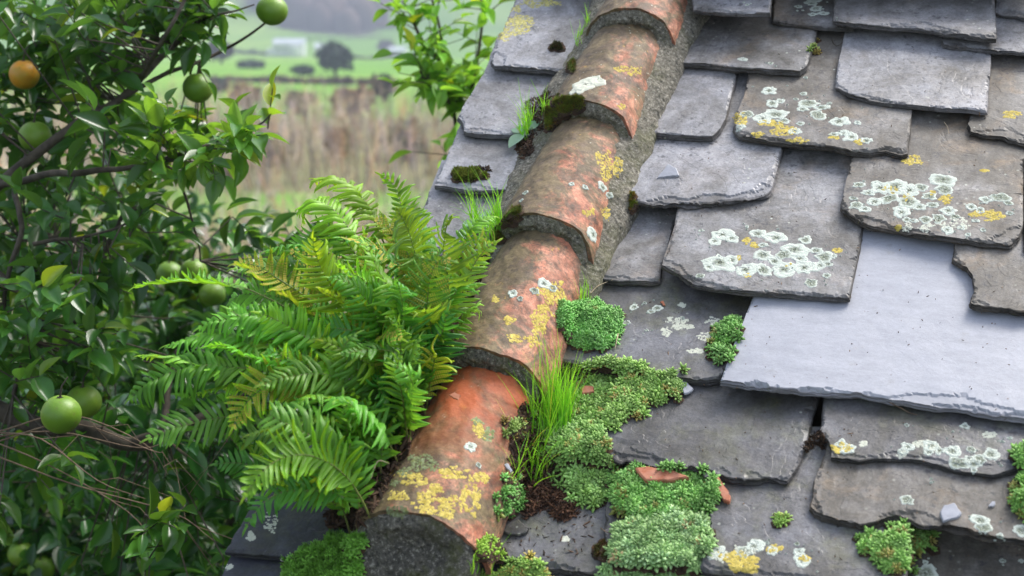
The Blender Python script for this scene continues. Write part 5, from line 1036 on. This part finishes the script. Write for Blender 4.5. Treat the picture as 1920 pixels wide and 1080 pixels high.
def inside_roof(p): q = (p-P0)@ROOF; return q[0] > -.47 and q[2] < .12 and q[2] > -1.2
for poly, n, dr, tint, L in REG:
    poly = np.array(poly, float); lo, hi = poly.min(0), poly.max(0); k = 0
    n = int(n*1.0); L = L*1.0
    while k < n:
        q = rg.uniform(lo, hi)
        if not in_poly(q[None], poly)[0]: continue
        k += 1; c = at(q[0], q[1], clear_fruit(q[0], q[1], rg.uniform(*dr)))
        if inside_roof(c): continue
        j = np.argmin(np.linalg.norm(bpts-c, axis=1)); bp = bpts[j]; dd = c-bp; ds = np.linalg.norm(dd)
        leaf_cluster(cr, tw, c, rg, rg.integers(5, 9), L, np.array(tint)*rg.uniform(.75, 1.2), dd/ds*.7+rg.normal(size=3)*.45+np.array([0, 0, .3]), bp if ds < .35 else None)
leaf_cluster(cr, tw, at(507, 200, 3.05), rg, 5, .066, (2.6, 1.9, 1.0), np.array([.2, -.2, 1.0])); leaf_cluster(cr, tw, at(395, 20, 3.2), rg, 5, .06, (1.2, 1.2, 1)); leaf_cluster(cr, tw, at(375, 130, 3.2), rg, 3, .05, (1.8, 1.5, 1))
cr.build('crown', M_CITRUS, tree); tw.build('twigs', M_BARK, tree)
# fruit, each hanging from the tree
SV, ST = ico(0, 4)
def fruit(label, x, y, rpx, mat=None, rr=.036, cat='orange', z=None):
    z = z or rr*FPX/rpx; r = rpx*z/FPX; c = at(x, y, z); root = empty('citrus_fruit', c); tag(root, label, cat, 'oranges hanging in the citrus tree')
    sd = x*.1; V = SV*(1+.035*fbm(SV*1.5+sd, 3, 2)[:, None])*np.array([1+.04*math.sin(sd), 1, 1]); V[:, 2] *= .95; V[:, 2] -= .10*np.exp(-((SV[:, 0]**2+SV[:, 1]**2)/.03))*(SV[:, 2] > 0)
    mb = MB(); mb.add(c+V*r, ST); mb.build('peel', mat or M_GREENF, root)
    mb = MB(); tube(mb, [c+np.array([0, 0, r*.8]), c+np.array([.002, 0, r*1.08]), c+np.array([.006, 0, r*1.5]), c+np.array([.016, .005, r*1.9])], .0022, .0014, 5)
    for i in range(5): a = i*1.257; tube(mb, [c+np.array([0, 0, r*.89]), c+np.array([math.cos(a)*r*.2, math.sin(a)*r*.2, r*.885])], .0022, .0008, 4)
    mb.build('stalk', M_BARK, root)
for a in [('green orange at the top edge of the picture, ending a thin twig', 510, 20, 29), ('green orange hanging against the pale valley, below the main branch', 371, 165, 29),
          ('green orange at the far left, below the yellow one', 66, 256, 30),
          ('left fruit of the cluster of green oranges above the fern', 318, 513, 24), ('middle front fruit of the cluster of green oranges above the fern', 363, 511, 27), ('green orange mostly hidden behind the middle of the cluster', 352, 497, 19),
          ('pale flattened green orange just right of the cluster', 398, 493, 16), ('lowest fruit of the cluster of green oranges, touching the fern tip', 398, 552, 24),
          ('largest and nearest green orange, in the lower foliage at the left', 115, 777, 38), ('green orange touching behind the largest one', 157, 753, 33), ('shaded green orange deep in the foliage left of the fern', 293, 683, 22),
          ('dark green orange close to the fern tips, right of the shaded one', 340, 672, 20), ('upper green orange of the group in the bottom left corner', 79, 1003, 22), ('green orange at the left of the bottom corner group', 38, 1038, 24),
          ('lowest green orange in the bottom left corner, cut by the frame edge', 8, 1070, 21), ('right green orange of the group in the bottom left corner', 77, 1068, 24)]: fruit(*a)
fruit('single ripening orange turning yellow, near the left edge at the top', 46, 140, 29, M_ORANGEF)
# shoot of young leaves behind the verge
sh = empty('young_citrus_tree', at(860, 330, 4.1)-np.array([0, 0, 3.2])); tag(sh, 'upright shoot of bright young leaves behind the upper verge slates', 'young tree')
cr = MB(); tw = MB()
stems = [[(880,520,4.1),(865,330,4.1),(850,200,4.1),(835,120,4.1),(822,40,4.1),(800,-30,4.1)], [(865,330,4.1),(880,200,4.15),(895,110,4.15),(905,30,4.15),(905,-40,4.15)], [(835,120,4.1),(800,90,4.05),(775,40,4.05),(765,10,4.05)], [(850,200,4.1),(820,170,4.0),(790,140,4.0)], [(865,260,4.1),(890,190,4.1),(925,130,4.1)]]
base = at(880, 520, 4.1); mb = MB(); tube(mb, [base-np.array([0, 0, 2.6]), base-np.array([0, 0, 1.2]), base], .02, .01, 7); mb.build('trunk', M_BARK, sh)
for st_ in stems:
    q = smooth_path([at(*p) for p in st_], 24); tube(tw, q, .008, .003, 5)
    for j in range(2, len(q), 1):
        if rg.random() < .3: continue
        for _ in range(1 if rg.random() < .97 else 2):
            o = rg.normal(size=3); o[2] = abs(o[2])*.6; c = q[j]+o/np.linalg.norm(o)*rg.uniform(.02, .09); leaf_cluster(cr, tw, c, rg, rg.integers(2, 5), .078, np.array((1.1, 1.1, 1))*rg.uniform(.75, 1.3), o, q[j], .48)
cr.build('crown', M_SHOOT, sh); tw.build('twigs', M_BARK, sh)
# dark shrubs lower in the garden
for i, (x, y, z, rx, rz, n) in enumerate([(40,980,5.2,1.2,.9,420),(330,950,4.6,.8,.8,420),(150,700,5.6,1.1,.8,300),(470,800,5.4,.8,.7,240),(250,1150,4.4,.9,.6,260)]):
    c = at(x, y, z); root = empty('garden_shrub', np.array([c[0], c[1], -.8])); lab = ['dark evergreen shrub in the bottom left corner, behind the fruit', 'dark shrub in deep shade below the fern tips', 'shrub behind the two largest green oranges', 'shrub between the fern and the dark branch', 'low shrub at the bottom edge beside the roof'][i]; tag(root, lab, 'shrub', 'dark shrubs below the citrus tree')
    cr = MB(); tw = MB()
    for k in range(n):
        d = rg.normal(size=3); d /= np.linalg.norm(d); p = c+d*rg.random()**.33*np.array([rx, rx*.6, rz])
        if inside_roof(p): continue
        leaf_cluster(cr, None, p, rg, 6, .085, np.array((.55, .75, .75))*rg.uniform(.6, 1.2), d+np.array([0, 0, .4]))
    tube(tw, [np.array([c[0], c[1], -.9]), c-np.array([0, 0, rz*.6]), c+np.array([.05, 0, rz*.4])], .05, .015, 7)
    for k in range(7): d = rg.normal(size=3)*np.array([rx, rx*.6, rz])*.45; tube(tw, [c-np.array([0, 0, rz*.7]), c+d*.5, c+d], .018, .006, 5)
    cr.build('crown', M_CITRUS, root); tw.build('trunk', M_BARK, root)
# ------------------------------------------------------------------ air
hm = bpy.data.materials.new('valley_air'); hm.use_nodes = True; nt = hm.node_tree; nt.nodes.remove(nt.nodes['Principled BSDF']); pv = nt.nodes.new('ShaderNodeVolumePrincipled')
pv.inputs['Color'].default_value = (.72, .82, 1, 1); pv.inputs['Density'].default_value = .0009; pv.inputs['Anisotropy'].default_value = .2; nt.links.new(pv.outputs[0], nt.nodes['Material Output'].inputs['Volume'])
mb = MB(); v = np.array([[a, b, c] for a in (-2500, 2500) for b in (-70, 1750) for c in (-120, 330)], float)
mb.add(v, [[0, 1, 3], [0, 3, 2], [4, 6, 7], [4, 7, 5], [0, 4, 5], [0, 5, 1], [2, 3, 7], [2, 7, 6], [0, 2, 6], [0, 6, 4], [1, 5, 7], [1, 7, 3]])
tag(mb.build('haze', hm, smooth=False), kind='stuff')
